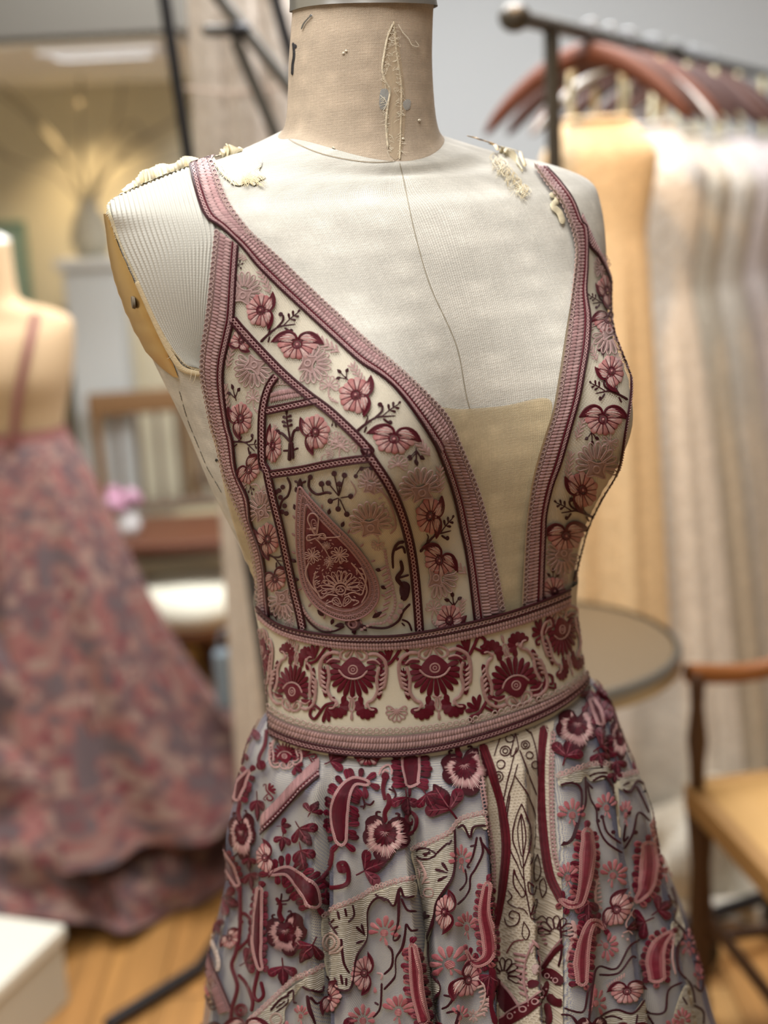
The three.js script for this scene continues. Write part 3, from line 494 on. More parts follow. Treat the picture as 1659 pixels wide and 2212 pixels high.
// ---- motifs; local units are about 100 = the flower's radius
const MO = {
  poppy(e, a = K.coral, b = K.petal, lf = K.wine, o = {}) {
    const B = o.round, n = B ? 12 : 10, t0 = B ? -38 : -14, sp = B ? 256 : 208, rx = B ? 104 : 118, ry = B ? 104 : 98;
    for (let i = 0; i < n; i++) { const t = (t0 + sp * i / (n - 1)) * Math.PI / 180, c = Math.cos(t), s = Math.sin(t), r = 1 + .06 * Math.sin(i * 2.4); e.petal([c * 26, s * 24], [c * r * rx, s * r * ry], B ? 50 : 46, i % 2 ? b : a, { in: i % 3 ? b : K.pale, h: .0005 }); }
    for (let i = 0; i <= n; i++) { const t = (t0 - sp / (n - 1) / 2 + sp * i / (n - 1)) * Math.PI / 180, c = Math.cos(t), s = Math.sin(t); e.stroke([[c * 24, s * 22], [c * rx * .92, s * ry * .92]], 5, 0x5a1a28, { up: .0005 }); const t2 = t + sp / (n - 1) / 2 * Math.PI / 180; if (i < n) e.stroke([[Math.cos(t2) * 40, Math.sin(t2) * 36], [Math.cos(t2) * rx * .7, Math.sin(t2) * ry * .7]], 7, i % 2 ? K.pale : 0xcf8a88, { up: .0006, taper: .6, both: 1 }); }
    e.ring(0, 8, 28, 9, lf, { ry: 24, up: .0005 }); e.dot(0, 8, 18, 0x7c3c48, { up: .0004 }); e.dot(0, 8, 7, K.petal, { up: .0007 });
    for (const q of [-1, 1]) {
      const th = (B ? 26 : 0) * Math.PI / 180, k = B ? .86 : 1, R = (p) => p.map(([x, y]) => { const X = Math.abs(x) * k, Y = y * k; return [q * (X * Math.cos(th) + Y * Math.sin(th)), -X * Math.sin(th) + Y * Math.cos(th)]; });
      const O = R([[154, 2], [118, -44], [70, -64], [22, -52], [0, -20], [40, -14], [95, -4]]); e.blob(O, lf, { dir: q > 0 ? 160 : 20, up: .0002, h: .0005, jit: .25 });
      for (const [x0, y0, x1, y1, w, c] of [[14, -26, 108, -12, 12, 0], [16, -32, 104, -26, 14, 1], [18, -38, 92, -38, 12, 0], [26, -44, 76, -48, 10, 1], [30, -20, 96, -8, 9, 1], [40, -34, 116, -18, 9, 2]]) e.stroke(R([[x0, y0], [(x0 + x1) / 2, (y0 + y1) / 2 - 4], [x1, y1]]), w, [K.petal, K.pale, 0xc9807f][c], { up: .0007, taper: .7, both: 1, h: .25, jit: .25 });
      e.stroke(R([[156, 4], [118, -46], [68, -68], [20, -54], [0, -20]]), 10, lf, { up: .0007, h: .3 });
    }
  },
  branch(e, c = K.dark) {
    e.stroke([[-110, 88], [-60, 40], [0, -4], [60, -14], [110, -20]], 20, c, { taper: .6 }); e.stroke([[-52, 52], [-62, 92]], 12, c, {}); e.stroke([[-62, 40], [-50, 0], [-62, -18]], 12, c, { taper: .5 });
    e.stroke([[-10, 2], [26, -40], [30, -72], [16, -82]], 14, c, {}); e.dot(14, -84, 15, c); e.stroke([[40, 0], [76, 24], [84, 8]], 14, c, {}); e.dot(82, 22, 14, c);
    e.stroke([[30, -10], [80, -60], [122, -92]], 8, c, {}); for (const [x, y, u, v] of [[70, -50, 62, -92], [92, -68, 90, -108], [118, -90, 134, -112], [76, -52, 112, -44], [100, -72, 130, -66]]) e.petal([x, y], [u, v], 17, c);
  },
  sprig(e, c = K.dark) { for (const [u, v] of [[-62, -14], [-22, -66], [44, -36]]) { e.stroke([[0, 24], [u * .5, v * .5]], 7, c); e.petal([u * .4, v * .4], [u, v], 24, c, { leaf: 1 }); } e.stroke([[0, 0], [6, 40]], 7, c); },
  wheat(e, c = 0xd0aca9) { e.stroke([[0, 60], [0, -50]], 6, c); for (let i = 0; i < 5; i++) { const y = 50 - i * 24; for (const q of [-1, 1]) e.stroke([[0, y], [q * 22, y - 26]], 9, c); } e.stroke([[0, -50], [0, -76]], 9, c); },
  shell(e, c = 0xd3b0ae) {
    e.blob([[-50, 44], [-38, 2], [-48, -38], [0, -28], [48, -38], [38, 2], [50, 44], [0, 34]], 0xb99793, { h: .0003 }); e.stroke([[-50, 44], [-38, 2], [-48, -38], [0, -28], [48, -38], [38, 2], [50, 44], [0, 34]], 8, c, { closed: true, up: .0004 }); e.ring(0, 2, 18, 9, c, { up: .0006 });
    for (let i = 0; i < 11; i++) { const t = (-190 + 200 * i / 10) * Math.PI / 180, a = Math.cos(t), s = Math.sin(t), r = 128 - 14 * Math.abs(i - 5) / 5; e.petal([a * 44, s * 44 - 8], [a * r, s * r - 8], 27, c, { line: 8, h: .5 }); e.stroke([[a * 62, s * 62 - 8], [a * r * .86, s * r * .86 - 8]], 5, 0xa67f83); }
  },
  daisy(e, c = 0xd6b3b0, tail = 1) { for (let i = 0; i < 8; i++) { const t = (-200 + 220 * i / 7) * Math.PI / 180, a = Math.cos(t), s = Math.sin(t); e.petal([a * 12, s * 12], [a * 58, s * 58], 22, c, { line: 7 }); } e.dot(0, 0, 13, c); e.stroke([[-34, 16], [0, 4], [34, 16]], 9, c); if (tail) { e.stroke([[0, 12], [4, 54], [26, 84], [60, 92]], 9, c, {}); for (let i = 0; i < 4; i++) e.dot(12 + i * 16, 66 + i * 9, 7, c); } },
  buds(e, c = K.dark) { e.stroke([[-40, 10], [0, 0], [50, 14]], 6, c); for (const [x, y] of [[-44, 12], [-10, -8], [30, -6], [54, 16]]) e.dot(x, y, 12, c); },
};
const put = (kind, name, parent, surf, list, lift = .0032, mat = threadMat) => { for (const [x, y, s, rot = 0, sx = 1, args = []] of list) { const e = new Emb(surf, lift); e.frame(x, y, s * sx / 100, 0, s / 100); const f = e.m; const r = rot * Math.PI / 180, c = Math.cos(r), q = Math.sin(r); e.m = [f[0] * c, f[3] * q, -f[0] * q, f[3] * c, x, y]; if (kind === 'poppy' && Math.abs(rot) > 60) e.round = true; MO[kind](e, ...(e.round ? [undefined, undefined, undefined, { round: true }] : args)); e.build(name, parent, mat); } };
const at2 = (l) => l.map(([x, y, ...r]) => [...z2([[x, y]])[0], ...r]), at3 = (l) => l.map(([x, y, ...r]) => [...z3([[x, y]])[0], ...r]), at4 = (l) => l.map(([x, y, ...r]) => [...z4([[x, y]])[0], ...r]);
// size 36 = a flower of 100 zoomed pixels at 2.765
put('poppy', 'embroidered_poppy', lNet, torso, [...at2([[462, 472, 34, 96, .95], [678, 672, 36, 4], [1030, 985, 36, 98], [1238, 1232, 35, 10], [345, 652, 24, -160, .9], [346, 1110, 34, -118, .72], [790, 1195, 36, -112, .85], [540, 1270, 36, -75, .5]]), ...at3([[1448, 440, 38, 98, .78], [1506, 700, 36, 30, .8], [398, 165, 30, -40, .72], [508, 580, 34, -125, .7], [556, 812, 30, -20, .68], [1570, 1070, 34, 140, .8]])]);
put('branch', 'embroidered_branch', lNet, torso, [...at2([[562, 578, 34, 0], [1140, 1120, 34, 4], [375, 1255, 30, 42, .75]]), ...at3([[1480, 560, 36, -4, .85], [545, 690, 30, 52, .75]])]);
{ // upright branch with a centre stem in the upper cup
  const e = new Emb(torso, .0032); const [x, y] = z2([[645, 1190]])[0]; e.frame(x, y, 1 / 2.765); e.stroke([[0, 60], [-6, 160], [-8, 170]], 24, K.dark); e.stroke([[10, 60], [16, 160]], 18, K.dark); e.stroke([[4, 80], [-10, 0], [-20, -60], [-24, -100]], 14, K.dark, { taper: .4 }); e.stroke([[0, 60], [-50, 10], [-80, 14]], 17, K.dark); e.dot(-76, 0, 16, K.dark); e.stroke([[6, 60], [20, 0], [44, -14]], 17, K.dark); e.dot(44, -16, 15, K.dark); e.stroke([[0, 110], [-44, 112]], 13, K.dark); e.stroke([[10, 110], [50, 96]], 13, K.dark);
  for (const [a, b, u, v] of [[-20, -50, -54, -62], [-22, -64, 12, -66], [-22, -76, -48, -92], [-24, -84, 8, -96], [-24, -96, -24, -130], [-16, -30, -46, -38], [-14, -30, 14, -44]]) e.petal([a, b], [u, v], 19, K.dark); e.build('embroidered_branch', lNet);
}
put('sprig', 'embroidered_sprig', lNet, torso, [...at2([[958, 872, 32, -30], [1356, 1326, 34, 195], [312, 965, 36, -5, .8], [900, 1130, 26, 160, .6], [325, 206, 20, 90, .7]]), ...at3([[1358, 92, 32, 190], [1596, 960, 36, 5], [408, 280, 24, 175, .6], [562, 1040, 30, 0, .7]])]);
put('wheat', 'embroidered_wheat', lNet, torso, [...at2([[330, 155, 30, -70, .9], [480, 310, 46, -30, .8], [858, 690, 48, -58], [1034, 866, 40, -32], [1390, 1280, 44, -36], [280, 740, 46, 20, .7], [262, 990, 44, -12, .7], [540, 1225, 40, 20, .6]]), ...at3([[1395, 40, 44, -40], [1500, 240, 44, 0], [1612, 745, 46, -50], [372, 240, 34, 10, .7], [1635, 1010, 36, 10]])]);
put('shell', 'embroidered_shell', lNet, torso, [...at2([[350, 380, 37, 14, .9], [745, 792, 36, 105], [425, 795, 37, 205, .95]]), ...at3([[1392, 300, 38, -12], [1488, 810, 40, 92, .85], [474, 420, 34, -20, .75], [600, 930, 36, 170, .75]])]);
put('daisy', 'embroidered_daisy', lNet, torso, [...at2([[870, 925, 36, 6], [420, 990, 36, -4, .75], [915, 1250, 38, 14, .8, [0xd6b3b0, 0]], [1040, 1262, 36, -40, .7, [0xd6b3b0, 0]], [870, 1320, 20, 80]]), ...at3([[1262, 140, 34, 10, 1, [0xd6b3b0, 0]], [1478, 1000, 36, 20, .85], [470, 300, 30, 150, .7], [640, 1070, 30, 160, .6], [940, 30, 36, 10]])]);
put('poppy', 'embroidered_poppy', rNet, torso, at4([[790, 505, 30, -10, .78], [782, 340, 34, -135, .55], [815, 800, 34, -140, .75], [778, 1045, 38, 2, .85], [655, 1440, 38, -118, .85], [560, 1690, 38, -6, .85], [490, 2020, 32, -150, .8]]).map((q) => q));
put('branch', 'embroidered_branch', rNet, torso, at4([[770, 410, 26, 215, -.8], [815, 905, 32, 215, -.85], [625, 1560, 33, 218, -.9]]).map(([x, y, s, r, sx]) => [x, y, s, 16, -Math.abs(sx)]));
put('sprig', 'embroidered_sprig', rNet, torso, at4([[775, 690, 28, 10, .8], [715, 1140, 34, 190, .85], [490, 1940, 32, 15, .8]]));
put('wheat', 'embroidered_wheat', rNet, torso, at4([[715, 530, 36, 30, .8], [720, 690, 36, -32, .8], [655, 1100, 44, 24, .85], [590, 1310, 44, 12, .8], [445, 1960, 36, 0, .7]]));
put('shell', 'embroidered_shell', rNet, torso, at4([[800, 575, 38, 160, .8], [738, 1320, 42, 6, .9], [545, 1800, 36, 200, .85], [765, 215, 26, -30, .6]]));
put('daisy', 'embroidered_daisy', rNet, torso, at4([[858, 740, 30, 20, .7, [0xd6b3b0, 0]], [815, 1175, 34, 190, .85], [540, 1950, 28, 20, .7]]));

// the paisley of the cup
{
  const Z = (p) => z3(p), tip = [[700, 268], [745, 310], [800, 370], [900, 475], [1010, 590], [1100, 715], [1152, 840], [1150, 945], [1085, 1028], [985, 1062], [880, 1035], [785, 965], [722, 860], [692, 720], [680, 560], [684, 400]];
  const sc = (k, dx = 0, dy = 0) => tip.map(([x, y]) => [lerp(905, x, k) + dx, lerp(780, y, k) + dy]);
  const b = new Emb(torso, .0034); b.blob(Z(tip), 0xbf9694, { h: .0006, at: Z([[905, 780]])[0], rings: [1, .93, .5] }); b.blob(Z(sc(.77)), 0x7c3039, { h: .0004, at: Z([[905, 790]])[0], rings: [1, .9, .5], up: .0006, dir: 8 });
  for (const [k, w] of [[1, 4], [.9, 3.2], [.8, 4]]) b.stroke(Z(sc(k)), w, 0xc29396, { closed: true, up: .0009 });
  const pa = spline(Z(sc(.95)), 74, true); for (const p of pa) b.ring(p[0], p[1], 3.1, 1.7, 0xc99fa0, { up: .0009 }); const pb = spline(Z(sc(.85)), 70, true); for (const p of pb) b.ring(p[0], p[1], 2.6, 1.6, 0xbd8f92, { up: .0009 });
  const g = b.build('embroidered_paisley', lNet);
  const e = new Emb(torso, .0056), P = 0xd8b2ae; e.frame(...z3([[940, 860]])[0], 1 / 2.765, -6); e.up = .001;
  for (let i = 0; i < 11; i++) { const t = (-188 + 196 * i / 10) * Math.PI / 180, a = Math.cos(t), s = Math.sin(t), r = 112; e.petal([a * 34, s * 34], [a * r, s * r], 22, P, { line: 6 }); } e.ring(0, 10, 28, 8, P); e.ring(0, 10, 10, 6, P); e.stroke([[-50, 8], [-26, -26], [0, -34], [26, -26], [50, 8]], 8, P);
  for (const q of [-1, 1]) { e.stroke([[q * 20, 44], [q * 70, 30], [q * 112, 50], [q * 130, 20], [q * 150, -50], [q * 130, -120]], 9, P); e.petal([q * 8, 108], [q * 46, 56], 40, P, { line: 7 }); e.petal([q * 16, 96], [q * 40, 66], 16, P, { line: 5 }); for (let i = 0; i < 5; i++) e.stroke([[q * (128 + i * 4), 10 - i * 28], [q * (104 + i * 3), -4 - i * 28]], 7, P); e.stroke([[q * 50, 70], [q * 96, 90], [q * 60, 112]], 7, P); }
  e.frame(...z3([[795, 500]])[0], 1 / 2.765, -8); e.petal([0, 30], [-2, -90], 62, P, { line: 8 }); e.petal([0, 24], [0, -54], 30, 0xb98a8c, { line: 7 }); e.dot(0, 0, 9, P);
  for (const q of [-1, 1]) { e.stroke([[0, 40], [q * 46, 36], [q * 54, 64], [q * 30, 66]], 8, P); e.stroke([[0, 56], [q * 90 + 40, 64], [q * 96 + 40, 40]], 7, P); }
  for (const [x, y, s] of [[778, 662, .9], [935, 655, 1], [860, 600, .5], [875, 695, .6]]) { e.frame(...z3([[x, y]])[0], s / 2.765); for (let i = 0; i < 9; i++) { const t = i / 9 * 6.283; e.petal([8 * Math.cos(t), 8 * Math.sin(t)], [52 * Math.cos(t), 52 * Math.sin(t)], 16, P, { line: 6 }); } e.dot(0, 0, 9, P); }
  e.frame(400, 950, 1 / 2.765, 0); e.m = [1 / 2.765, 0, 0, 1 / 2.765, 400, 950]; e.stroke([[800, 560], [850, 620], [880, 690], [860, 740]], 7, P); e.stroke([[760, 700], [740, 770], [770, 840], [820, 900]], 9, P); e.stroke([[1000, 700], [1060, 780], [1090, 870], [1060, 950]], 9, P);
  const In = sc(.68); for (let i = 0, n = 0; i < 900 && n < 150; i++) { const x = rr(690, 1130), y = rr(330, 1040); if (!inside(In, x, y)) continue; n++; const t = rnd() * 6.28; e.stroke([[x, y], [x + 17 * Math.cos(t), y + 17 * Math.sin(t)]], 7, n % 3 ? 0xb98a88 : P, { up: .0001, h: .15 }); }
  e.build('paisley_filling', lNet).userData.kind = 'stuff';
  const f = new Emb(torso, .0034); f.m = [1 / 2.765, 0, 0, 1 / 2.765, 400, 950]; f.k = 1 / 2.765;   // dark buds round the paisley, stems and scrolls
  const P2 = spline(tip, 40, true); for (let i = 2; i < 39; i += 1.6) { const q = P2[Math.round(i)], dx = q[0] - 905, dy = q[1] - 780, L = Math.hypot(dx, dy), ux = dx / L, uy = dy / L; const a = [q[0] + ux * 14, q[1] + uy * 14], bb = [q[0] + ux * 52 - uy * 10, q[1] + uy * 52 + ux * 10]; if (Math.round(i) % 2) f.petal(a, bb, 24, K.dark, { leaf: 1, h: .0006 }); else f.stroke([a, [q[0] + ux * 40, q[1] + uy * 40]], 12, 0xb08486); }
  f.petal([700, 290], [704, 215], 36, K.dark, { leaf: 1 }); f.petal([704, 250], [668, 232], 16, K.dark); f.petal([704, 250], [742, 234], 16, K.dark);
  f.stroke([[760, 210], [756, 270], [800, 310], [860, 300], [890, 306]], 16, K.dark); f.dot(764, 212, 16, K.dark); for (const [x, y, u, v] of [[930, 320, 870, 245], [930, 320, 905, 190], [930, 320, 935, 250], [940, 330, 1000, 320], [935, 335, 975, 425], [930, 330, 880, 350], [930, 330, 925, 395], [932, 318, 965, 200]]) { f.stroke([[x, y], [u, v]], 8, K.dark); f.dot(u, v, 17, K.dark); } f.dot(830, 250, 18, K.dark); f.stroke([[830, 250], [840, 300]], 8, K.dark);
  f.stroke([[1030, 200], [1060, 160], [1110, 155]], 7, K.dark); for (const [x, y] of [[1030, 204], [1062, 162], [1116, 158]]) f.dot(x, y, 13, K.dark);
  f.stroke([[625, 210], [645, 260], [630, 320], [596, 350], [580, 400]], 14, K.dark); for (const [x, y] of [[578, 290], [600, 270], [586, 330], [560, 300], [610, 380], [596, 416], [620, 425]]) f.dot(x, y, 15, K.dark);
  f.stroke([[1300, 590], [1262, 600], [1236, 660], [1238, 750]], 20, K.dark, { taper: .4 }); f.stroke([[1244, 640], [1290, 620], [1306, 660]], 14, K.dark); f.stroke([[1280, 700], [1290, 760], [1262, 810], [1300, 870], [1290, 940]], 26, K.dark, { both: 1, taper: .3 }); f.stroke([[1262, 810], [1330, 790]], 14, K.dark); f.blob([[1290, 830], [1335, 850], [1330, 920], [1300, 950], [1276, 890]], K.dark); f.petal([1306, 930], [1310, 860], 20, 0xc9bda6); f.stroke([[1340, 965], [1300, 1010], [1270, 1070], [1200, 1110], [1100, 1105], [1040, 1090]], 15, K.dark); f.stroke([[1290, 1060], [1330, 1080], [1350, 1130]], 12, K.dark); f.stroke([[1290, 1080], [1310, 1100]], 10, K.dark);
  f.stroke([[720, 1010], [760, 1080], [830, 1130], [900, 1130], [960, 1100]], 12, K.dark); f.blob([[960, 1080], [1000, 1050], [1050, 1060], [1056, 1100], [1010, 1130]], K.dark, { in: 0x8f5f63 }); f.ring(1008, 1084, 24, 10, 0xb48a8c, { up: .0006 });
  for (const [x, y, u, v] of [[960, 1090, 900, 1100], [1010, 1120, 1020, 1150], [1050, 1090, 1090, 1130], [840, 1040, 800, 1000], [1120, 1050, 1180, 1010]]) f.petal([x, y], [u, v], 30, K.dark, { leaf: 1 });
  f.split('embroidered_scroll', lNet);
  const h = new Emb(torso, .0036); h.m = f.m; h.k = f.k; const c = 0xbf9b9a; // pale beads and fan beside the paisley
  for (const q of spline([[1190, 640], [1210, 760], [1240, 880], [1250, 980], [1200, 1070], [1110, 1090], [1060, 1120]], 30)) h.dot(q[0], q[1], 10, c); for (const q of spline([[700, 960], [740, 1030], [800, 1090], [880, 1120]], 14)) h.dot(q[0], q[1], 10, c); for (const [x, y] of [[1285, 975], [1280, 1010], [1255, 1042], [1225, 1070]]) h.dot(x, y, 16, c);
  for (let i = 0; i < 9; i++) { const y = 740 + i * 36, x = 1170 + 30 * Math.sin(i * .4); h.stroke([[x - 8, y + 18], [x + 34, y - 6]], 14, 0xb98f90); }
  h.build('embroidered_beading', lNet).userData.kind = 'stuff';
  put('shell', 'embroidered_shell', lNet, torso, at3([[1110, 500, 40, -8, .95], [1110, 265, 30, 10, .75]])); put('daisy', 'embroidered_daisy', lNet, torso, at3([[1150, 605, 24, 190]]));
  const w = new Emb(torso, .0034); w.m = f.m; w.k = f.k; w.stroke([[1150, 260], [1210, 340], [1240, 430], [1250, 500], [1220, 540]], 12, c); for (let i = 0; i < 7; i++) w.stroke([[1165 + i * 13, 290 + i * 34], [1140 + i * 14, 300 + i * 34]], 10, c); w.stroke([[1000, 230], [1030, 290], [1000, 340]], 8, c); w.build('embroidered_tendril', lNet);
}

// ---------------------------------------------------------------- waistband
const thOf = (p) => { const dx = p.x - AX.x, dz = p.z - AX.z; return Math.atan2(dx * LF.x + dz * LF.z, dx * FR.x + dz * FR.z); };
const tOfY = []; for (let i = 0; i <= 600; i++) tOfY.push(rowAt(LV, i / 600)[0] * SC + EYE);
function bodyAtY(th, y, off) { let lo = 0, hi = 600; while (hi - lo > 1) { const m = (lo + hi) >> 1; if (tOfY[m] < y) lo = m; else hi = m; } const t = (lo + (y - tOfY[lo]) / (tOfY[hi] - tOfY[lo])) / 600, p = ringPoint(rowAt(LV, t), th); const n = V3(Math.sin(th) * LF.x * 1 + Math.cos(th) * FR.x, 0, Math.sin(th) * LF.z + Math.cos(th) * FR.z); return p.addScaledVector(n, off); }
const topE = z5([[76, 120], [130, 178], [220, 220], [350, 245], [500, 256], [700, 256], [850, 235], [1000, 205], [1150, 170], [1300, 125], [1450, 70], [1512, 42]]);
const botE = z5([[98, 655], [150, 712], [300, 768], [500, 802], [700, 808], [900, 784], [1100, 734], [1300, 664], [1450, 592], [1560, 510], [1608, 436]]);
function edgeFn(E) { const S = spline(E, 60).map(([x, y]) => { const a = torso.at(x, y).p; return [thOf(a), a.y]; }).sort((a, b) => a[0] - b[0]); return (th) => { while (th > Math.PI) th -= 2 * Math.PI; while (th < -Math.PI) th += 2 * Math.PI; if (th <= S[0][0] || th >= S[60][0]) { const a = S[60], b = S[0], span = b[0] + 2 * Math.PI - a[0], d = (th >= a[0] ? th - a[0] : th + 2 * Math.PI - a[0]) / span; return lerp(a[1], b[1], d * d * (3 - 2 * d)) + .02 * Math.sin(d * Math.PI); } let i = 0; while (S[i + 1][0] < th) i++; return lerp(S[i][1], S[i + 1][1], (th - S[i][0]) / Math.max(1e-6, S[i + 1][0] - S[i][0])); }; }
const yTop = edgeFn(topE), yBot = edgeFn(botE);
const beltGeo = gridMesh(200, 26, (u, v) => { const th = u * 2 * Math.PI - Math.PI; return bodyAtY(th, lerp(yBot(th), yTop(th), v), .0055); }, true, (u, v, p) => [u * .75, p.y]);
const waistband = part('waistband', beltGeo, new THREE.MeshStandardMaterial({ color: 0xcdc6b4, roughness: .8, bumpMap: rep(linenB, 22, 22), bumpScale: .0002, side: THREE.DoubleSide }), gown);
const beltS = new Surface(beltGeo); beltS.add(gridMesh(200, 10, (u, v) => { const th = u * 2 * Math.PI - Math.PI; return bodyAtY(th, lerp(yTop(th), yTop(th) + .03, v), .0055); }, true)); beltS.add(gridMesh(200, 10, (u, v) => { const th = u * 2 * Math.PI - Math.PI; return bodyAtY(th, lerp(yBot(th) - .03, yBot(th), v), .0055); }, true));
const pinkT = z5([[84, 168], [200, 246], [400, 297], [600, 312], [800, 303], [1000, 270], [1200, 222], [1400, 158], [1512, 112]]).map(([x, y]) => [x, y + 6]);
trim('waist_trim', strip(topE, pinkT), { satin: [[.50, .78, 6.6, 0xd0a9a8, 2], [.76, 1.04, 6.6, 0xc9a09f, 2]], cord: [[.06, 6, K.dark], [.43, 5, K.dark]], loops: [[.25, 3.6, 8.2, 0xd3aeac, 2.6]], v1: 1.02, lift: .0014 }, beltS);
const loopE = z5([[120, 575], [180, 615], [250, 645], [400, 680], [600, 692], [800, 684], [1000, 655], [1200, 604], [1400, 538], [1550, 462], [1592, 415]]);
const pinkB = z5([[100, 632], [150, 690], [300, 746], [500, 780], [700, 786], [900, 762], [1100, 712], [1300, 643], [1450, 572], [1560, 492], [1604, 428]]);
trim('waist_trim', strip(pinkB, loopE), { satin: [[.06, .36, 6.6, 0xd0a9a8, 2], [.34, .64, 6.6, 0xd3adab, 2]], loops: [[.98, 5.4, 15, 0xdcc0b8, 2.8]], scallop: [[.76, .12, 15, 0xd3b4ac, 2.4]], v1: .7, lift: .0014 }, beltS);
trim('waist_trim', strip(botE.map(([x, y]) => [x, y + 4]), pinkB), { base: 1, cord: [[.12, 4.6, K.dark], [.92, 4.4, K.dark]], loops: [[.52, 3.2, 8, 0xcb9da0, 2.5]], lift: .0018 }, beltS);

// belt motifs, in the pixels of the enlarged view (2.127 to one)
const BK = { w: 0x70112a, p: 0xcfa5a2, d: 0x581226 };
MO.medallion = (e) => {
  for (let i = 0; i < 13; i++) { const t = (-14 + 208 * i / 12) * Math.PI / 180, a = Math.cos(t), s = Math.sin(t), r = 112 + 12 * Math.sin(t); e.petal([a * 34, s * 30 + 6], [a * r, s * r + 6], 25, BK.w, { h: .0006 }); }
  e.blob([[-62, -6], [0, -62], [62, -6], [40, 24], [0, 34], [-40, 24]], BK.w, { up: .0003 }); e.stroke([[-66, -2], [-40, 28], [0, 40], [40, 28], [66, -2]], 9, BK.p, { up: .0006 }); e.ring(0, -4, 20, 7, BK.p, { up: .0009 }); e.ring(0, -4, 8, 5, BK.p, { up: .0009 });
  for (const q of [-1, 1]) {
    e.petal([q * 8, -98], [q * 52, -52], 44, BK.p, { line: 8 }); e.petal([q * 14, -88], [q * 42, -60], 16, 0xb58d84, {}); e.stroke([[q * 4, -92], [q * 34, -96], [q * 60, -76], [q * 62, -48]], 10, BK.p);
    e.blob([[q * 58, -34], [q * 84, -54], [q * 118, -44], [q * 140, -26], [q * 96, -30]], BK.w, { up: .0002 }); e.stroke([[q * 66, -74], [q * 100, -78], [q * 136, -56], [q * 150, -22], [q * 150, 30], [q * 142, 80]], 17, BK.p, { up: .0002 }); e.stroke([[q * 60, -46], [q * 96, -50], [q * 124, -30]], 9, BK.p, { up: .0004 });
    e.stroke([[q * 120, -20], [q * 108, 34], [q * 114, 90], [q * 96, 132], [q * 74, 146], [q * 66, 166]], 15, BK.p, { up: .0002 });
    for (let i = 0; i < 6; i++) { const y = -6 + i * 22, x = 132 - i * 2; e.petal([q * x, y + 26], [q * (x + 12), y - 4], 11, BK.w, { leaf: 1 }); e.petal([q * x, y + 26], [q * (x - 14), y], 11, BK.w, { leaf: 1 }); if (i < 5) e.stroke([[q * (150 - i * 3), y + 12], [q * (128 - i * 3), y + 28]], 12, BK.p, { up: .0005 }); }
    e.stroke([[q * 132, -14], [q * 124, 130]], 6, BK.d);
    for (let i = 0; i < 7; i++) { const t = (20 + 180 * i / 6) * Math.PI / 180, a = Math.cos(t) * q, s = Math.sin(t); e.petal([q * 66 + a * 10, 168 + s * 8], [q * 66 + a * 56, 168 + s * 60], 28, BK.w); } e.petal([q * 44, 172], [q * 36, 118], 26, BK.w); e.stroke([[q * 66, 150], [q * 84, 176], [q * 104, 178]], 10, BK.p, { up: .0006 }); e.dot(q * 70, 160, 10, BK.p, { up: .0006 });
  }
  e.petal([0, 120], [0, 190], 26, BK.p, { line: 7 }); e.petal([0, 126], [0, 180], 9, BK.p); e.petal([0, 190], [0, 232], 15, BK.p); for (const q of [-1, 1]) e.stroke([[0, 130], [q * 22, 122]], 9, BK.p);
};
MO.scroll = (e, c = BK.w) => { e.stroke([[-60, 34], [-20, 26], [6, 0], [34, -30], [56, -14], [46, 12], [30, 6]], 13, c); e.stroke([[-58, 30], [-56, 54], [-40, 50]], 11, c); for (const [u, v] of [[-62, -22], [-34, -44], [-4, -46], [-74, 8]]) e.petal([-22, 14], [u, v], 19, c); e.stroke([[6, 6], [50, 34], [60, 14]], 11, c); };
const at5 = (l) => l.map(([x, y, ...r]) => [...z5([[x, y]])[0], ...r]);
const q5 = 47; // 100 enlarged pixels
put('medallion', 'embroidered_medallion', waistband, beltS, at5([[518, 418, q5, 2, 1], [890, 410, q5 * 1.03, -5, 1.05], [243, 512, q5 * .95, 188, .72], [1258, 484, q5 * 1.02, 164, .95], [1470, 235, q5 * .98, -22, .62], [105, 330, q5, 14, .3]]), .0008);
put('scroll', 'embroidered_scroll', waistband, beltS, at5([[362, 350, q5 * 1.15, 0, .85], [705, 355, q5 * 1.2, -4, .95], [1062, 312, q5 * 1.2, -14, .95], [375, 608, q5 * 1.15, 180, .85], [1110, 582, q5 * 1.2, -10, .95], [1390, 225, q5 * 1.15, -20, .75], [1388, 490, q5 * 1.15, -24, .75]]), .0008);
put('daisy', 'embroidered_daisy', waistband, beltS, at5([[716, 606, 40, 180, 1, [BK.p, 0]], [232, 320, 40, 4, .5, [BK.p, 0]], [1262, 300, 40, -14, .7, [BK.p, 0]]]), .0008);

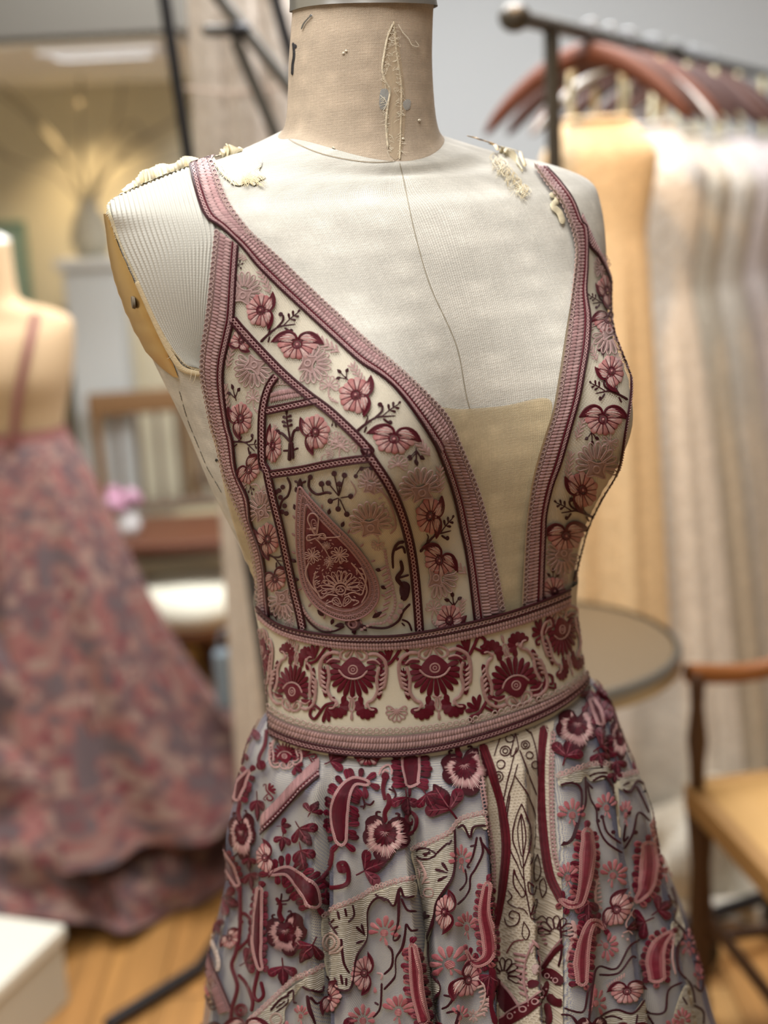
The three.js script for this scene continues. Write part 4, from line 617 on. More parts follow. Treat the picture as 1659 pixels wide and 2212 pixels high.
// ---------------------------------------------------------------- skirt
//  heights in the body's units: height, half width, front, back, shift right
const SK = [[-.372, .133, .110, .108, .029], [-.395, .141, .118, .116, .029], [-.417, .147, .127, .125, .029], [-.455, .157, .141, .138, .030], [-.494, .161, .150, .142, .030], [-.575, .183, .174, .165, .034], [-.65, .199, .190, .184, .037], [-.80, .235, .225, .22, .04], [-1.0, .285, .27, .27, .045], [-1.33, .37, .36, .36, .05]];
function skRow(y) { let i = 0; while (i < SK.length - 2 && SK[i + 1][0] > y) i++; const t = clamp((y - SK[i][0]) / (SK[i + 1][0] - SK[i][0]), 0, 1), g = (k) => SK[clamp(k, 0, SK.length - 1)]; return SK[0].map((_, j) => cr(g(i - 1)[j], g(i)[j], g(i + 1)[j], g(i + 2)[j], t)); }
function skBase(th, y, off = 0) { const r = skRow(y), s = Math.sin(th), c = Math.cos(th), lat = r[1] * s, fr = (c > 0 ? r[2] : r[3]) * c; const p = V3((lat * LF.x + fr * FR.x + r[4]) * SC, y * SC, (lat * LF.z + fr * FR.z) * SC).add(AXIS); const n = V3(s * LF.x + c * FR.x, 0, s * LF.z + c * FR.z); return { p: p.addScaledVector(n, off), n }; }
// pleats: where each ridge or valley runs (traced at the waist and at the lower edge) and how far it stands out, in millimetres
const FOLD = [[470, 400, 0], [545, 440, 6], [572, 500, -6], [600, 560, 5], [640, 625, -3], [672, 672, 6], [680, 688, 7], [696, 706, -11], [715, 722, 3], [738, 757, 7], [775, 800, -2], [815, 868, 4], [836, 900, 8], [848, 920, 8], [866, 940, -9], [905, 955, 2], [950, 986, 8], [985, 1022, 3], [1030, 1060, 7], [1038, 1066, 7], [1056, 1084, -18], [1085, 1112, -17], [1105, 1150, -6], [1130, 1176, -2], [1150, 1192, -14], [1192, 1200, -19], [1210, 1218, 8], [1235, 1250, 9], [1262, 1300, 3], [1284, 1352, 8], [1293, 1373, 7], [1311, 1393, -9], [1326, 1430, 4], [1352, 1470, 7], [1366, 1495, -5], [1390, 1530, 5], [1420, 1580, 0]];
function foldAt(th, y, p) {
  const back = .010 * Math.sin(th * 17) * sstep(-.37, -.6, y), [x, py, w] = project(p), t = clamp((py - 1600) / 612, -.1, 3), toCam = V3(p.x, 0, p.z).normalize(), r = skBase(th, y).n, face = sstep(.12, -.12, r.dot(toCam));
  let d = back; const grow = sstep(-.36, -.5, y) * .7 + .3 * sstep(-.36, -.39, y) + .6 * clamp((-.6 - y) / .7, 0, 1);
  if (face > 0) { const X = (k) => lerp(FOLD[k][0], FOLD[k][1], t); let k = 0; while (k < FOLD.length - 2 && X(k + 1) < x) k++; const u = clamp((x - X(k)) / Math.max(1, X(k + 1) - X(k)), 0, 1), s = u * u * (3 - 2 * u); d = lerp(back, lerp(FOLD[k][2], FOLD[k + 1][2], s) / 650, face); }
  return d * grow;
}
const thN = 1000, thAt = (u) => { const x = (u - .5) * 2 * Math.PI; return -.52 + x - .6 * Math.sin(x); };   // closer columns on the side in view
function skirtGeo(off, amp, yTopOff = 0) {
  return gridMesh(thN, 120, (u, v) => {
    const th = thAt(u), y0 = (yBot(th) - EYE) / SC + yTopOff, yb = y0 - yTopOff, y = lerp(y0, -1.33, Math.pow(v, 1.25)), b = skBase(th, Math.min(y, -.372)), f = foldAt(th, y, b.p);
    const k = sstep(yb - .002, yb - .022, y); if (k < 1) { const q = bodyAtY(th, y * SC + EYE, .0035), b2 = skBase(th, Math.min(y, -.372)).p; b.p.set(lerp(q.x, b2.x, k), y * SC + EYE, lerp(q.z, b2.z, k)); }
    return b.p.addScaledVector(b.n, (off + f * amp) * k);
  }, true, (u, v, p) => [thAt(u) / 6.2832 * 1.4, p.y]);
}
const overGeo = skirtGeo(0, 1, .012), skS = new Surface(overGeo);
const lining = part('skirt_lining', skirtGeo(-.0055, 1, .010), new THREE.MeshStandardMaterial({ color: 0xe0d8c4, roughness: .6, side: THREE.DoubleSide }), gown);
const over = part('skirt_net', overGeo, tulle(0x6b6d84, 1, .97), gown);

// ---------------------------------------------------------------- skirt embroidery, in the pixels of three enlarged views
const S6 = { s: 3.340, o: [430, 1550] }, S7 = { s: 3.342, o: [800, 1550] }, S8 = { s: 2.902, o: [1150, 1450] };
const B1 = 0x620e24, B2 = 0x781632, B3 = 0x420b1a, PK = 0xd2a2a2, CO = 0xb4626a, CO2 = 0xc57c80, VN = 0x42101f, CR = 0xded6ca;
const STUFF = /wave_stitching|lace_edging/;
const em = (Q, fn, name, lift = .0014) => { const e = new Emb(skS, lift); e.m = [1 / Q.s, 0, 0, 1 / Q.s, ...Q.o]; e.k = 1 / Q.s; e.Q = Q; fn(e); if (!e.idx.length) return null; if (!STUFF.test(name) && /stem|tendril|leaf|feather|blossom|outline/.test(name)) return e.split(name, over); const m = e.build(name, over); if (STUFF.test(name)) m.userData.kind = 'stuff'; return m; };
const loc = (e, x, y, sx = 1, rot = 0, sy = Math.abs(sx)) => { const Q = e.Q, r = rot * Math.PI / 180, c = Math.cos(r), s = Math.sin(r), k = 1 / Q.s; e.m = [c * sx * k, s * sy * k, -s * sx * k, c * sy * k, Q.o[0] + x * k, Q.o[1] + y * k]; e.k = k * Math.sqrt(Math.abs(sx * sy)); return e; };
const burgundy = { fill: B1, core: 0x5a1024, chain: PK, edge: 0xb98488, fr: [B1, B2, B3] }, roseP = { fill: CO, core: 0x8a2a3c, chain: 0xd79c9a, edge: CO2, fr: [B2, CO, B1, 0xb8706f] };
function pansy(e, o = {}) {   // radius 100
  e.blob([[0, -52], [30, -92], [78, -96], [118, -56], [110, -12], [124, 22], [100, 66], [64, 74], [44, 128], [0, 150], [-44, 126], [-62, 72], [-104, 62], [-124, 18], [-108, -18], [-112, -62], [-74, -94], [-28, -88]], B3, { h: .0004, in: B1 });
  for (let i = 0; i < 74; i++) { const t = (-62 + 304 * i / 73) * Math.PI / 180, c = Math.cos(t), s = Math.sin(t), r0 = 50 + 16 * rnd(), r1 = (86 + 16 * rnd() + 7 * Math.sin(t * 6)) * (1 + .24 * Math.max(0, s)); e.stroke([[c * r0 * .92, s * r0], [c * r1 * .98, s * r1]], 6.5, rnd() < .75 ? PK : 0xe6c3bd, { up: .0005, taper: .6, both: 1 }); }
  for (let i = 0; i < 50; i++) { const t = (-46 + 272 * i / 49) * Math.PI / 180, c = Math.cos(t), s = Math.sin(t), r1 = 48 + 22 * rnd(); e.stroke([[c * 8, s * 8 - 6], [c * r1, s * r1]], 9, rnd() < .5 ? B1 : 0x4c0e1e, { up: .0007, taper: .5 }); }
  for (let i = 0; i < 7; i++) { const t = (10 + 160 * i / 6) * Math.PI / 180; e.stroke([[6 * Math.cos(t), 4 * Math.sin(t) - 14], [30 * Math.cos(t), 30 * Math.sin(t) - 14]], 4, PK, { up: .0010, taper: .7 }); }
  if (!o.bare) { e.stroke([[-4, -60], [-14, -110], [4, -160], [-10, -210]], 34, B1, { taper: .4, up: .0003 }); for (const q of [-1, 1]) e.stroke([[q * 10, -64], [q * 50, -84], [q * 56, -112], [q * 36, -112]], 13, B3, { up: .0004 }); }
}
function leaf3(e) { for (const [r, l, w] of [[-64, 108, 62], [-2, 128, 70], [62, 104, 60]]) { const t = r * Math.PI / 180, c = Math.cos(t), s = Math.sin(t); e.petal([c * 2, s * 2], [c * l, s * l], w, r > 20 ? B2 : r < -20 ? B1 : B3, { h: .0005, in: B2, jit: .3, leaf: r === -2 }); e.stroke([[c * 8, s * 8], [c * l * .84, s * l * .84]], 5, 0x9c5560, { up: .0006, taper: .5 }); for (const k of [.35, .6]) for (const q of [-1, 1]) e.stroke([[c * l * k, s * l * k], [c * l * (k + .18) - s * q * w * .34, s * l * (k + .18) + c * q * w * .34]], 3.5, 0x3c0c18, { up: .0006 }); } e.stroke([[0, 0], [-60, 6]], 10, B1); }
function coral(e, n = 7, span = 190) { for (let i = 0; i < n; i++) { const t = (-90 - span / 2 + span * i / (n - 1)) * Math.PI / 180, c = Math.cos(t), s = Math.sin(t), r = 104 + 12 * Math.sin(i * 3); e.petal([c * 34, s * 34], [c * r, s * r], 32, i % 2 ? CO2 : CO, { h: .0005 }); } e.dot(0, 4, 24, CO, { in: CO2 }); for (let i = -2; i < 3; i++) e.stroke([[-16, 4 + i * 8], [16, 4 + i * 8]], 5, 0xd08d8d, { up: .0005 }); e.petal([4, 30], [26, 84], 20, CO2); e.petal([-8, 28], [-20, 60], 12, CO2); }
function lace(e, pts) { const P = spline(pts, Math.round(perim(pts) / 2 / 17)); P.forEach((p, i) => { e.ring(p[0], p[1] - (i % 2) * 7, 12, 8, i % 3 ? 0xd2a9a6 : 0xdcc0b8, { up: .0005 }); if (i % 2) e.dot(p[0] + 4, p[1] + 14, 10, 0xc99c9c); }); e.stroke(pts.map(([x, y]) => [x, y + 18]), 12, CR, { jit: .3 }); }
function waves(e, poly, ang = -12, gap = 14) {  // rows of pale wavy stitching that fill a shape
  const r = ang * Math.PI / 180, c = Math.cos(r), s = Math.sin(r), Q = spline(poly, 80, true), rot = Q.map(([x, y]) => [x * c + y * s, -x * s + y * c]), xs = rot.map((p) => p[0]), ys = rot.map((p) => p[1]); let k = 0;
  for (let y = Math.min(...ys) + 6; y < Math.max(...ys); y += gap) { k++; let run = []; const flush = () => { if (run.length > 3) e.stroke(run, gap * .62, k % 3 ? CR : 0xcfc6b8, { jit: .22, h: .34 }); run = []; }; for (let x = Math.min(...xs); x < Math.max(...xs); x += 11) { const yy = y + 3.2 * Math.sin(x / 13 + k * .5); if (inside(rot, x, yy)) run.push([x * c - yy * s, x * s + yy * c]); else flush(); } flush(); }
}
const vine = (e, w, list, o = {}) => { for (const l of list) { const k = new Emb(skS, .0014); k.m = e.m; k.k = e.k; k.stroke(l, w, VN, { up: .0004, ...o }); k.build('embroidered_vine', over); } };
const patch = (Q, poly, name) => part(name, cloth(skS, poly.map(([x, y]) => [Q.o[0] + x / Q.s, Q.o[1] + y / Q.s]), .0011, 5, 900, true), D.cream, over);
D.cream = new THREE.MeshStandardMaterial({ color: 0xb9b19c, roughness: .85, side: THREE.DoubleSide });
const E1 = (Q, name, x, y, s, rot, fn, sx = 1, lift = .0016) => em(Q, (e) => { loc(e, x, y, s * sx, rot, s); fn(e); }, name, lift);

// left part
const wp6 = [[890, 1425], [1090, 1325], [1290, 1250], [1540, 1180], [1550, 1300], [1490, 1290], [1450, 1235], [1420, 1350], [1300, 1300], [1225, 1395], [1210, 1580], [1130, 1720], [1092, 1930], [1030, 1960], [930, 1890], [890, 1700]];
const wp6b = [[390, 2212], [500, 2090], [640, 1970], [760, 1890], [882, 1800], [890, 1965], [850, 1985], [760, 1935], [700, 2000], [625, 2100], [600, 2212]];
patch(S6, wp6, 'cream_panel'); patch(S6, wp6b, 'cream_panel');
em(S6, (e) => { waves(e, wp6); waves(e, wp6b, -22); }, 'wave_stitching');
em(S6, (e) => { lace(e, [[885, 1425], [1000, 1362], [1150, 1290], [1280, 1225], [1420, 1180], [1540, 1155]]); lace(e, [[380, 2175], [520, 2040], [660, 1910], [780, 1845], [882, 1785]]); }, 'lace_edging');
em(S6, (e) => vine(e, 17, [[[1540, 1290], [1480, 1290], [1452, 1228], [1420, 1352], [1360, 1310], [1290, 1300], [1222, 1395], [1215, 1580], [1130, 1720], [1095, 1930], [1035, 1965], [940, 1895], [905, 1860]], [[1445, 1260], [1446, 1480], [1410, 1590], [1440, 1600], [1462, 1560]], [[1460, 1300], [1500, 1380], [1555, 1400]], [[1495, 1480], [1475, 1650], [1430, 1740], [1420, 1860], [1345, 1960]], [[1495, 1480], [1530, 1530], [1565, 1530]], [[1370, 1640], [1400, 1690], [1395, 1790], [1345, 1850]], [[1330, 1910], [1318, 2090], [1262, 2160]], [[1275, 2050], [1310, 2070]], [[640, 1995], [690, 1965], [695, 2045], [725, 2060]], [[755, 1935], [800, 1962], [870, 1975], [890, 1930]], [[790, 2000], [800, 2100], [830, 2212]], [[800, 2010], [840, 2060], [900, 2020]], [[520, 2110], [590, 2030], [660, 2000]]]), 'embroidered_vine');
em(S6, (e) => { vine(e, 14, [[[920, 1440], [960, 1490], [1010, 1560]], [[960, 1480], [990, 1450]], [[985, 1520], [1015, 1500]], [[1010, 1390], [1020, 1450]], [[1050, 1370], [1060, 1430]], [[1100, 1345], [1110, 1420], [1070, 1470]], [[1030, 1590], [1045, 1760], [1080, 1840]], [[1280, 1270], [1350, 1320]], [[990, 1870], [1010, 1930]], [[1030, 1850], [1040, 1920]], [[1060, 1870], [1060, 1930]]]); for (const [a, b] of [[[1195, 1570], [1120, 1500]], [[1190, 1560], [1160, 1480]], [[1190, 1600], [1120, 1625]]]) e.petal(a, b, 22, VN, { up: .0004 }); for (const r of [70, 44]) e.ring(950, 1620, r, 16, 0xc4a79c, { up: .0005 }); e.stroke([[930, 1700], [1010, 1690], [1040, 1640]], 14, 0xc4a79c, { up: .0005 }); vine(e, 11, [[[560, 2120], [640, 2060], [650, 2020]], [[560, 2090], [630, 2040]]]); e.ring(560, 2170, 40, 14, 0xc4a79c, { up: .0004 }); }, 'embroidered_leaf');
trim('skirt_braid', strip([[450, 850], [560, 730], [700, 580], [868, 428]].map(([x, y]) => [430 + x / 3.34, 1550 + y / 3.34]), [[452, 705], [560, 590], [700, 440], [866, 285]].map(([x, y]) => [430 + x / 3.34, 1550 + y / 3.34])), { satin: [[.36, .98, 6.4, 0xbf9294, 2]], cord: [[.04, 5, K.dark], [.26, 4, K.wine]], loops: [[.16, 3.4, 8, 0xc59da0, 2.4]], lift: .0014 }, skS);
trim('skirt_braid', strip([[60, 1640], [100, 1760], [170, 1920], [250, 2110]].map(([x, y]) => [430 + x / 3.34, 1550 + y / 3.34]), [[30, 1700], [50, 1830], [100, 1980], [150, 2140]].map(([x, y]) => [430 + x / 3.34, 1550 + y / 3.34])), { satin: [[.3, 1, 6, 0xb98b90, 2]], cord: [[.03, 4, K.dark], [.22, 3, K.wine]], loops: [[.13, 2.6, 7, 0xc59da0, 2]], lift: .0014 }, skS);
E1(S6, 'embroidered_medallion', 632, 285, .92, 172, (e) => MO.medallion(e), .85); E1(S6, 'embroidered_scroll', 798, 270, 1, 30, (e) => MO.scroll(e)); E1(S6, 'embroidered_scroll', 520, 545, .95, 100, (e) => MO.scroll(e));
E1(S6, 'embroidered_paisley', 0, 0, 1, 0, (e) => e.paisley([[1215, 480], [1120, 468], [1050, 545], [1015, 690], [1030, 890]], 130, [.3, .5, .8, 1, .85, .5], burgundy));
E1(S6, 'embroidered_paisley', 0, 0, 1, 0, (e) => e.paisley([[540, 1118], [640, 1100], [730, 1165], [800, 1255], [826, 1345]], 118, [.25, .6, .9, 1, .7], burgundy));
E1(S6, 'embroidered_paisley', 0, 0, 1, 0, (e) => e.paisley([[452, 1240], [436, 1450], [432, 1680], [452, 1800]], 70, [.5, .9, 1, .5], { ...burgundy, fringe: 34, gap: 54 }));
E1(S6, 'embroidered_paisley', 0, 0, 1, 0, (e) => e.paisley([[372, 390], [318, 480], [285, 590]], 80, [.3, 1, .5], { ...burgundy, fringe: 44 }));
E1(S6, 'embroidered_paisley', 0, 0, 1, 0, (e) => e.paisley([[178, 965], [225, 1060], [290, 1200]], 80, [.4, 1, .5], { ...burgundy, fringe: 30 }));
E1(S6, 'embroidered_pansy', 1350, 840, 1.36, 6, (e) => pansy(e)); E1(S6, 'embroidered_pansy', 635, 1540, 1.24, -14, (e) => pansy(e)); E1(S6, 'embroidered_pansy', 320, 830, 1.35, -8, (e) => pansy(e), .6);
for (const [x, y, s, r, sx = 1] of [[1200, 1100, 1.15, -20], [960, 315, .85, -20], [740, 800, .95, 60, .9], [750, 960, .95, 80, .7], [812, 680, .6, -60], [610, 860, .7, 100, .8], [810, 1640, .95, 120], [610, 1795, .95, 90], [380, 1120, .85, 80, .6], [190, 1310, .95, 20, .85], [345, 1765, .85, -20, .8], [430, 600, 1, 90, .5], [700, 360, .5, 40], [380, 80, .9, 110, .8], [330, 260, .6, 100, .6], [600, 780, .5, 0], [895, 1290, .5, 0, .6], [370, 1010, .6, 90, .8], [130, 1480, .7, 60, .7], [120, 200, .6, 60, .5]]) E1(S6, 'embroidered_leaf', x, y, s * 1.22, r, leaf3, sx);
E1(S6, 'embroidered_poppy', 492, 1010, .9, 80, (e) => MO.poppy(e, CO, K.petal, B1), .8); E1(S6, 'embroidered_poppy', 1190, 1840, 1.05, 100, (e) => MO.poppy(e, CO2, K.petal, B1)); E1(S6, 'embroidered_poppy', 945, 2020, .95, -60, (e) => MO.poppy(e, CO, K.petal, B1), .9); E1(S6, 'embroidered_poppy', 235, 1590, .7, -40, (e) => MO.poppy(e, CO, K.petal, B1), .8); E1(S6, 'embroidered_poppy', 1220, 270, .85, 0, (e) => MO.poppy(e, B1, 0x9a3a48, B3));
E1(S6, 'embroidered_daisy', 1345, 1545, 1.15, 6, (e) => coral(e)); E1(S6, 'embroidered_daisy', 1175, 2180, 1.1, 0, (e) => coral(e)); E1(S6, 'embroidered_daisy', 745, 2150, .8, 10, (e) => coral(e, 5, 120), .7);
em(S6, (e) => { e.stroke([[970, 940], [955, 1060], [885, 1150], [870, 1165]], 36, B1); e.stroke([[880, 1170], [960, 1225], [1060, 1200], [1075, 1120], [1050, 1050], [1015, 1060], [1030, 1120]], 32, B1); e.dot(1040, 1095, 30, B1); e.stroke([[495, 90], [482, 200], [440, 300], [455, 380]], 26, B1); e.dot(456, 345, 36, B1); e.stroke([[300, 1190], [305, 1500], [275, 1690], [245, 1790], [285, 1940], [245, 2100], [235, 2212]], 30, B1); e.stroke([[280, 1680], [370, 1590], [385, 1470], [330, 1410], [300, 1450], [330, 1480]], 26, B1); e.stroke([[290, 1850], [350, 1920], [395, 2040], [385, 2120]], 26, B1); e.ring(312, 2110, 36, 30, B1); e.dot(312, 2110, 16, B2); e.stroke([[440, 1800], [405, 1980], [430, 2040], [470, 2000], [452, 1900]], 26, B1); }, 'embroidered_stem');
em(S6, (e) => { e.stroke([[1300, 420], [1320, 370], [1370, 345], [1392, 390], [1388, 420]], 15, PK); e.stroke([[1320, 410], [1345, 380], [1370, 400]], 13, PK); e.dot(1345, 430, 30, B1); e.stroke([[1345, 440], [1330, 520], [1350, 600]], 40, B1, { taper: .3 }); for (const q of [[[1180, 570], [1200, 620], [1190, 660]], [[1190, 610], [1240, 630], [1270, 600]], [[1160, 640], [1210, 640]], [[1390, 500], [1420, 560], [1400, 600]], [[1370, 520], [1410, 540]], [[600, 1260], [590, 1320], [560, 1300]], [[590, 1320], [650, 1310], [660, 1280]], [[560, 1340], [640, 1340]], [[250, 700], [300, 690], [270, 760]], [[250, 900], [290, 960], [260, 1000]]]) e.stroke(q, 15, B3); e.petal([1275, 1940], [1280, 1985], 30, CO2); e.stroke([[1290, 1840], [1330, 1850], [1320, 1890]], 14, PK); for (const [x, y] of [[80, 2010], [110, 2080], [95, 2050]]) e.ring(x, y, 24, 13, B3); e.stroke([[60, 1560], [110, 1640], [150, 1760], [140, 1830]], 30, 0xd8c4bb, { jit: .3 }); e.stroke([[30, 1900], [80, 2010]], 20, CO, {}); }, 'embroidered_tendril');

// middle part
const wp7 = [[290, 970], [430, 920], [560, 850], [602, 800], [592, 1150], [480, 1350], [445, 1500], [395, 1390], [345, 1250], [312, 1100]], wp7b = [[612, 790], [680, 735], [822, 720], [832, 812], [770, 782], [722, 860], [660, 800]];
patch(S7, wp7, 'cream_panel'); patch(S7, wp7b, 'cream_panel'); const wp7c = [[395, 1400], [452, 1510], [412, 1660], [430, 1800], [512, 1945], [470, 2060], [505, 2212], [440, 2212], [400, 1960], [370, 1800], [385, 1600]]; patch(S7, wp7c, 'cream_panel');
em(S7, (e) => { waves(e, wp7, -6); waves(e, wp7b, -6); waves(e, wp7c, 4); }, 'wave_stitching'); em(S7, (e) => lace(e, [[285, 950], [420, 900], [560, 830], [640, 735], [820, 685]]), 'lace_edging');
em(S7, (e) => { vine(e, 17, [[[600, 800], [592, 1130], [480, 1345], [450, 1500], [402, 1650], [420, 1800], [512, 1940], [470, 2060], [500, 2212]], [[615, 800], [670, 780], [720, 865], [745, 790], [830, 780]], [[770, 860], [742, 1000], [700, 1075], [725, 1080]], [[720, 930], [770, 920]], [[790, 860], [810, 970], [765, 1085], [725, 1150], [712, 1250], [615, 1350]], [[800, 900], [840, 960], [855, 990]], [[680, 1090], [690, 1180], [630, 1250]], [[540, 2000], [600, 2020], [570, 2080], [520, 2100]], [[560, 2130], [630, 2120], [620, 2212]]]); vine(e, 13, [[[320, 975], [390, 940], [480, 985], [400, 1022], [330, 990]], [[390, 985], [440, 975]], [[400, 1000], [430, 960]], [[480, 985], [560, 900]], [[560, 920], [580, 880]]]); for (const [a, b] of [[[560, 1120], [470, 1090]], [[560, 1110], [520, 1040]], [[560, 1140], [490, 1180]], [[400, 1460], [410, 1390]], [[410, 1450], [440, 1420]], [[400, 1440], [390, 1400]]]) e.petal(a, b, 22, VN, { up: .0004 }); }, 'embroidered_vine');
em(S7, (e) => { const c = 0xcba69e; e.stroke([[310, 1020], [370, 1040], [410, 1130], [390, 1200]], 16, c, { up: .0005 }); e.stroke([[340, 1060], [370, 1120], [360, 1180]], 14, c, { up: .0005 }); for (let i = 0; i < 6; i++) e.stroke([[360 + i * 9, 1050 + i * 28], [394 + i * 8, 1040 + i * 28]], 11, c, { up: .0005 }); e.ring(430, 1260, 30, 12, c, { up: .0005 }); e.stroke([[360, 1260], [400, 1300]], 10, c, { up: .0005 }); }, 'embroidered_tendril');
E1(S7, 'embroidered_paisley', 0, 0, 1, 0, (e) => e.paisley([[290, 262], [292, 380], [298, 490]], 150, [.95, 1, .8], burgundy));
E1(S7, 'embroidered_pansy', 680, 370, 1.36, -14, (e) => pansy(e), 1.05); E1(S7, 'embroidered_leaf', 565, 660, 1.6, -120, leaf3); E1(S7, 'embroidered_leaf', 250, 580, 1.1, 90, leaf3); E1(S7, 'embroidered_leaf', 405, 560, 1, 60, leaf3);
em(S7, (e) => { e.stroke([[260, 850], [330, 800], [340, 720], [290, 680], [250, 720], [270, 770], [305, 750], [290, 725]], 30, B1); e.stroke([[870, 1800], [890, 1900], [870, 2060], [900, 2212]], 50, B1, { prof: [.6, 1, .5, .7] }); }, 'embroidered_stem');
E1(S7, 'embroidered_daisy', 650, 1030, 1.1, 0, (e) => coral(e), .8); E1(S7, 'embroidered_daisy', 575, 1775, 1.35, -30, (e) => coral(e)); E1(S7, 'embroidered_daisy', 690, 1510, 1.1, 4, (e) => coral(e, 7, 160), .8); E1(S7, 'embroidered_daisy', 210, 2120, 1.2, 10, (e) => coral(e, 7, 150)); E1(S7, 'embroidered_daisy', 640, 2160, .9, 20, (e) => coral(e, 5, 120), .7);
E1(S7, 'embroidered_poppy', 548, 1400, 1.05, 98, (e) => MO.poppy(e, CO2, K.petal, B1), .7); E1(S7, 'embroidered_poppy', 690, 1890, 1.1, -60, (e) => MO.poppy(e, CO, K.petal, B1)); E1(S7, 'embroidered_leaf', 860, 1860, 1.3, 100, leaf3, .7);
E1(S7, 'embroidered_paisley', 0, 0, 1, 0, (e) => e.paisley([[838, 1215], [822, 1400], [850, 1580], [850, 1720], [760, 1770], [690, 1700]], 84, [.5, .8, 1, 1, .7, .3], { ...roseP, gap: 42, fringe: 44 }));
E1(S7, 'embroidered_paisley', 0, 0, 1, 0, (e) => e.paisley([[300, 1650], [316, 1800], [336, 2000], [380, 2190]], 70, [.5, 1, 1, .8], { ...roseP, gap: 42, fringe: 44 }));
em(S7, (e) => { for (let i = 0; i < 9; i++) { const t = i / 8, x = 770 + 60 * Math.sin(t * 2.6), y = 1860 + i * 34; e.stroke([[x - 34, y + 22], [x + 34, y - 4]], 18, 0xcfa8a2); e.stroke([[x + 34, y + 20], [x + 4, y]], 15, 0xc79a98); } e.stroke([[760, 1860], [830, 1940], [820, 2060], [760, 2140]], 12, 0xd9b5ae, { up: .0006 }); for (let i = 0; i < 8; i++) { const t = i / 8 * 6.28; e.petal([740 + 10 * Math.cos(t), 2150 + 10 * Math.sin(t)], [740 + 50 * Math.cos(t), 2150 + 50 * Math.sin(t)], 20, 0xcfa8a2); } }, 'embroidered_feather');
// recessed centre panel
D.panelNet = new THREE.MeshStandardMaterial({ color: 0xc4b8a8, roughness: .85, alphaMap: rep(netA, 48, 48), transparent: true, opacity: .95, side: THREE.DoubleSide }); D.panelSlip = new THREE.MeshStandardMaterial({ color: 0xbfb29e, roughness: .7, side: THREE.DoubleSide });
const pan = [[775, 190], [900, 160], [1250, 40], [1325, 20], [1325, 400], [1325, 700], [1350, 960], [1378, 1120], [1392, 1330], [1395, 2290], [905, 2290], [885, 1500], [880, 1200], [858, 800], [820, 560]].map(([x, y]) => [S7.o[0] + x / S7.s, S7.o[1] + y / S7.s]);
part('panel_lining', cloth(skS, pan, .0004, 5, 900, false), D.panelSlip, over); part('panel_net', cloth(skS, pan, .0009, 5, 900, false), D.panelNet, over);
em(S7, (e) => { for (const l of [[[800, 190], [868, 380], [948, 640], [985, 900], [970, 1150], [932, 1380], [900, 1510]], [[1252, 60], [1232, 300], [1236, 600], [1262, 900], [1302, 1130], [1365, 1270], [1400, 1330]]]) { e.stroke(l, 66, 0x76202e, { h: .1, jit: .2 }); e.stroke(l.map(([x, y]) => [x - 12, y]), 6, 0x561420, { up: .0006 }); e.stroke(l.map(([x, y]) => [x + 14, y]), 6, 0x561420, { up: .0006 }); } }, 'embroidered_ribbon');
em(S7, (e) => { for (const l of [[[775, 330], [815, 600], [850, 800], [878, 1000], [880, 1210]], [[1312, 120], [1308, 400], [1312, 700], [1330, 960], [1362, 1080]]]) { const n = 34; for (const p of spline(l, n)) { e.ring(p[0], p[1], 13, 9, 0xc79d9c); e.dot(p[0] + 18, p[1] + 12, 8, 0xcda6a4); } } }, 'lace_edging');
em(S7, (e) => { const L = (...l) => l.forEach((p) => e.stroke(p, 8.5, 0x4c1620, { h: .5 })); 
  L([[1050, 220], [1000, 420], [962, 620]], [[1062, 340], [1000, 560], [975, 760]], [[1070, 240], [1130, 400], [1192, 560]], [[1040, 420], [1120, 540], [1185, 720], [1192, 900], [1150, 1060]], [[1040, 110], [1010, 280], [1060, 230], [1040, 110]], [[1010, 560], [990, 760], [1010, 930], [1060, 1060], [1110, 1170]], [[1090, 620], [1042, 740], [1030, 880], [1070, 1000], [1102, 1080], [1140, 960], [1150, 820], [1120, 700], [1090, 620]], [[1088, 690], [1062, 800], [1075, 930], [1100, 1000], [1120, 880], [1110, 770], [1088, 690]], [[1150, 100], [1190, 240], [1200, 420]], [[940, 110], [890, 280]], [[1160, 120], [1110, 80]], [[1085, 700], [1100, 900], [1110, 1150], [1140, 1330], [1160, 1440]],
    [[1040, 1090], [1040, 1200], [1090, 1290], [1120, 1260], [1060, 1160], [1040, 1090]], [[1215, 980], [1190, 1060], [1200, 1180], [1240, 1110], [1215, 980]], [[1180, 1230], [1140, 1180], [1150, 1260], [1190, 1270], [1210, 1210]], [[1000, 1240], [1030, 1290], [1000, 1330], [1060, 1370]], [[1250, 1300], [1280, 1240], [1262, 1160], [1230, 1200], [1250, 1300]], [[1160, 1420], [1200, 1380], [1215, 1310], [1180, 1340], [1160, 1420]], [[975, 1440], [1000, 1500], [1060, 1490], [1075, 1420], [1030, 1390], [1010, 1430], [1045, 1450]], [[1060, 1370], [1110, 1380], [1140, 1420]], [[1110, 1470], [1095, 1560], [1130, 1600], [1150, 1540], [1110, 1470]], [[1155, 1440], [1200, 1460], [1250, 1430], [1290, 1470]]);
  for (const [x, y, r] of [[970, 245, 36], [942, 340, 30], [926, 425, 36], [1000, 150, 30], [1112, 200, 30], [1142, 275, 25], [1182, 342, 26], [970, 245, 18], [926, 425, 17], [1112, 200, 14]]) e.ring(x, y, r, 8.5, 0x4c1620, { h: .5 });
  for (const [cx, cy, a0] of [[965, 1860, -150], [1345, 1560, -170]]) for (let i = 0; i < 7; i++) { const t = (a0 + i * 28) * Math.PI / 180, c = Math.cos(t), s = Math.sin(t); e.petal([cx + c * 40, cy + s * 40], [cx + c * 130, cy + s * 130], 44, 0x4c1620, { line: 9 }); } e.stroke([[990, 1700], [1040, 1620], [1110, 1600]], 10, 0x8e4a50); }, 'outline_stitching');
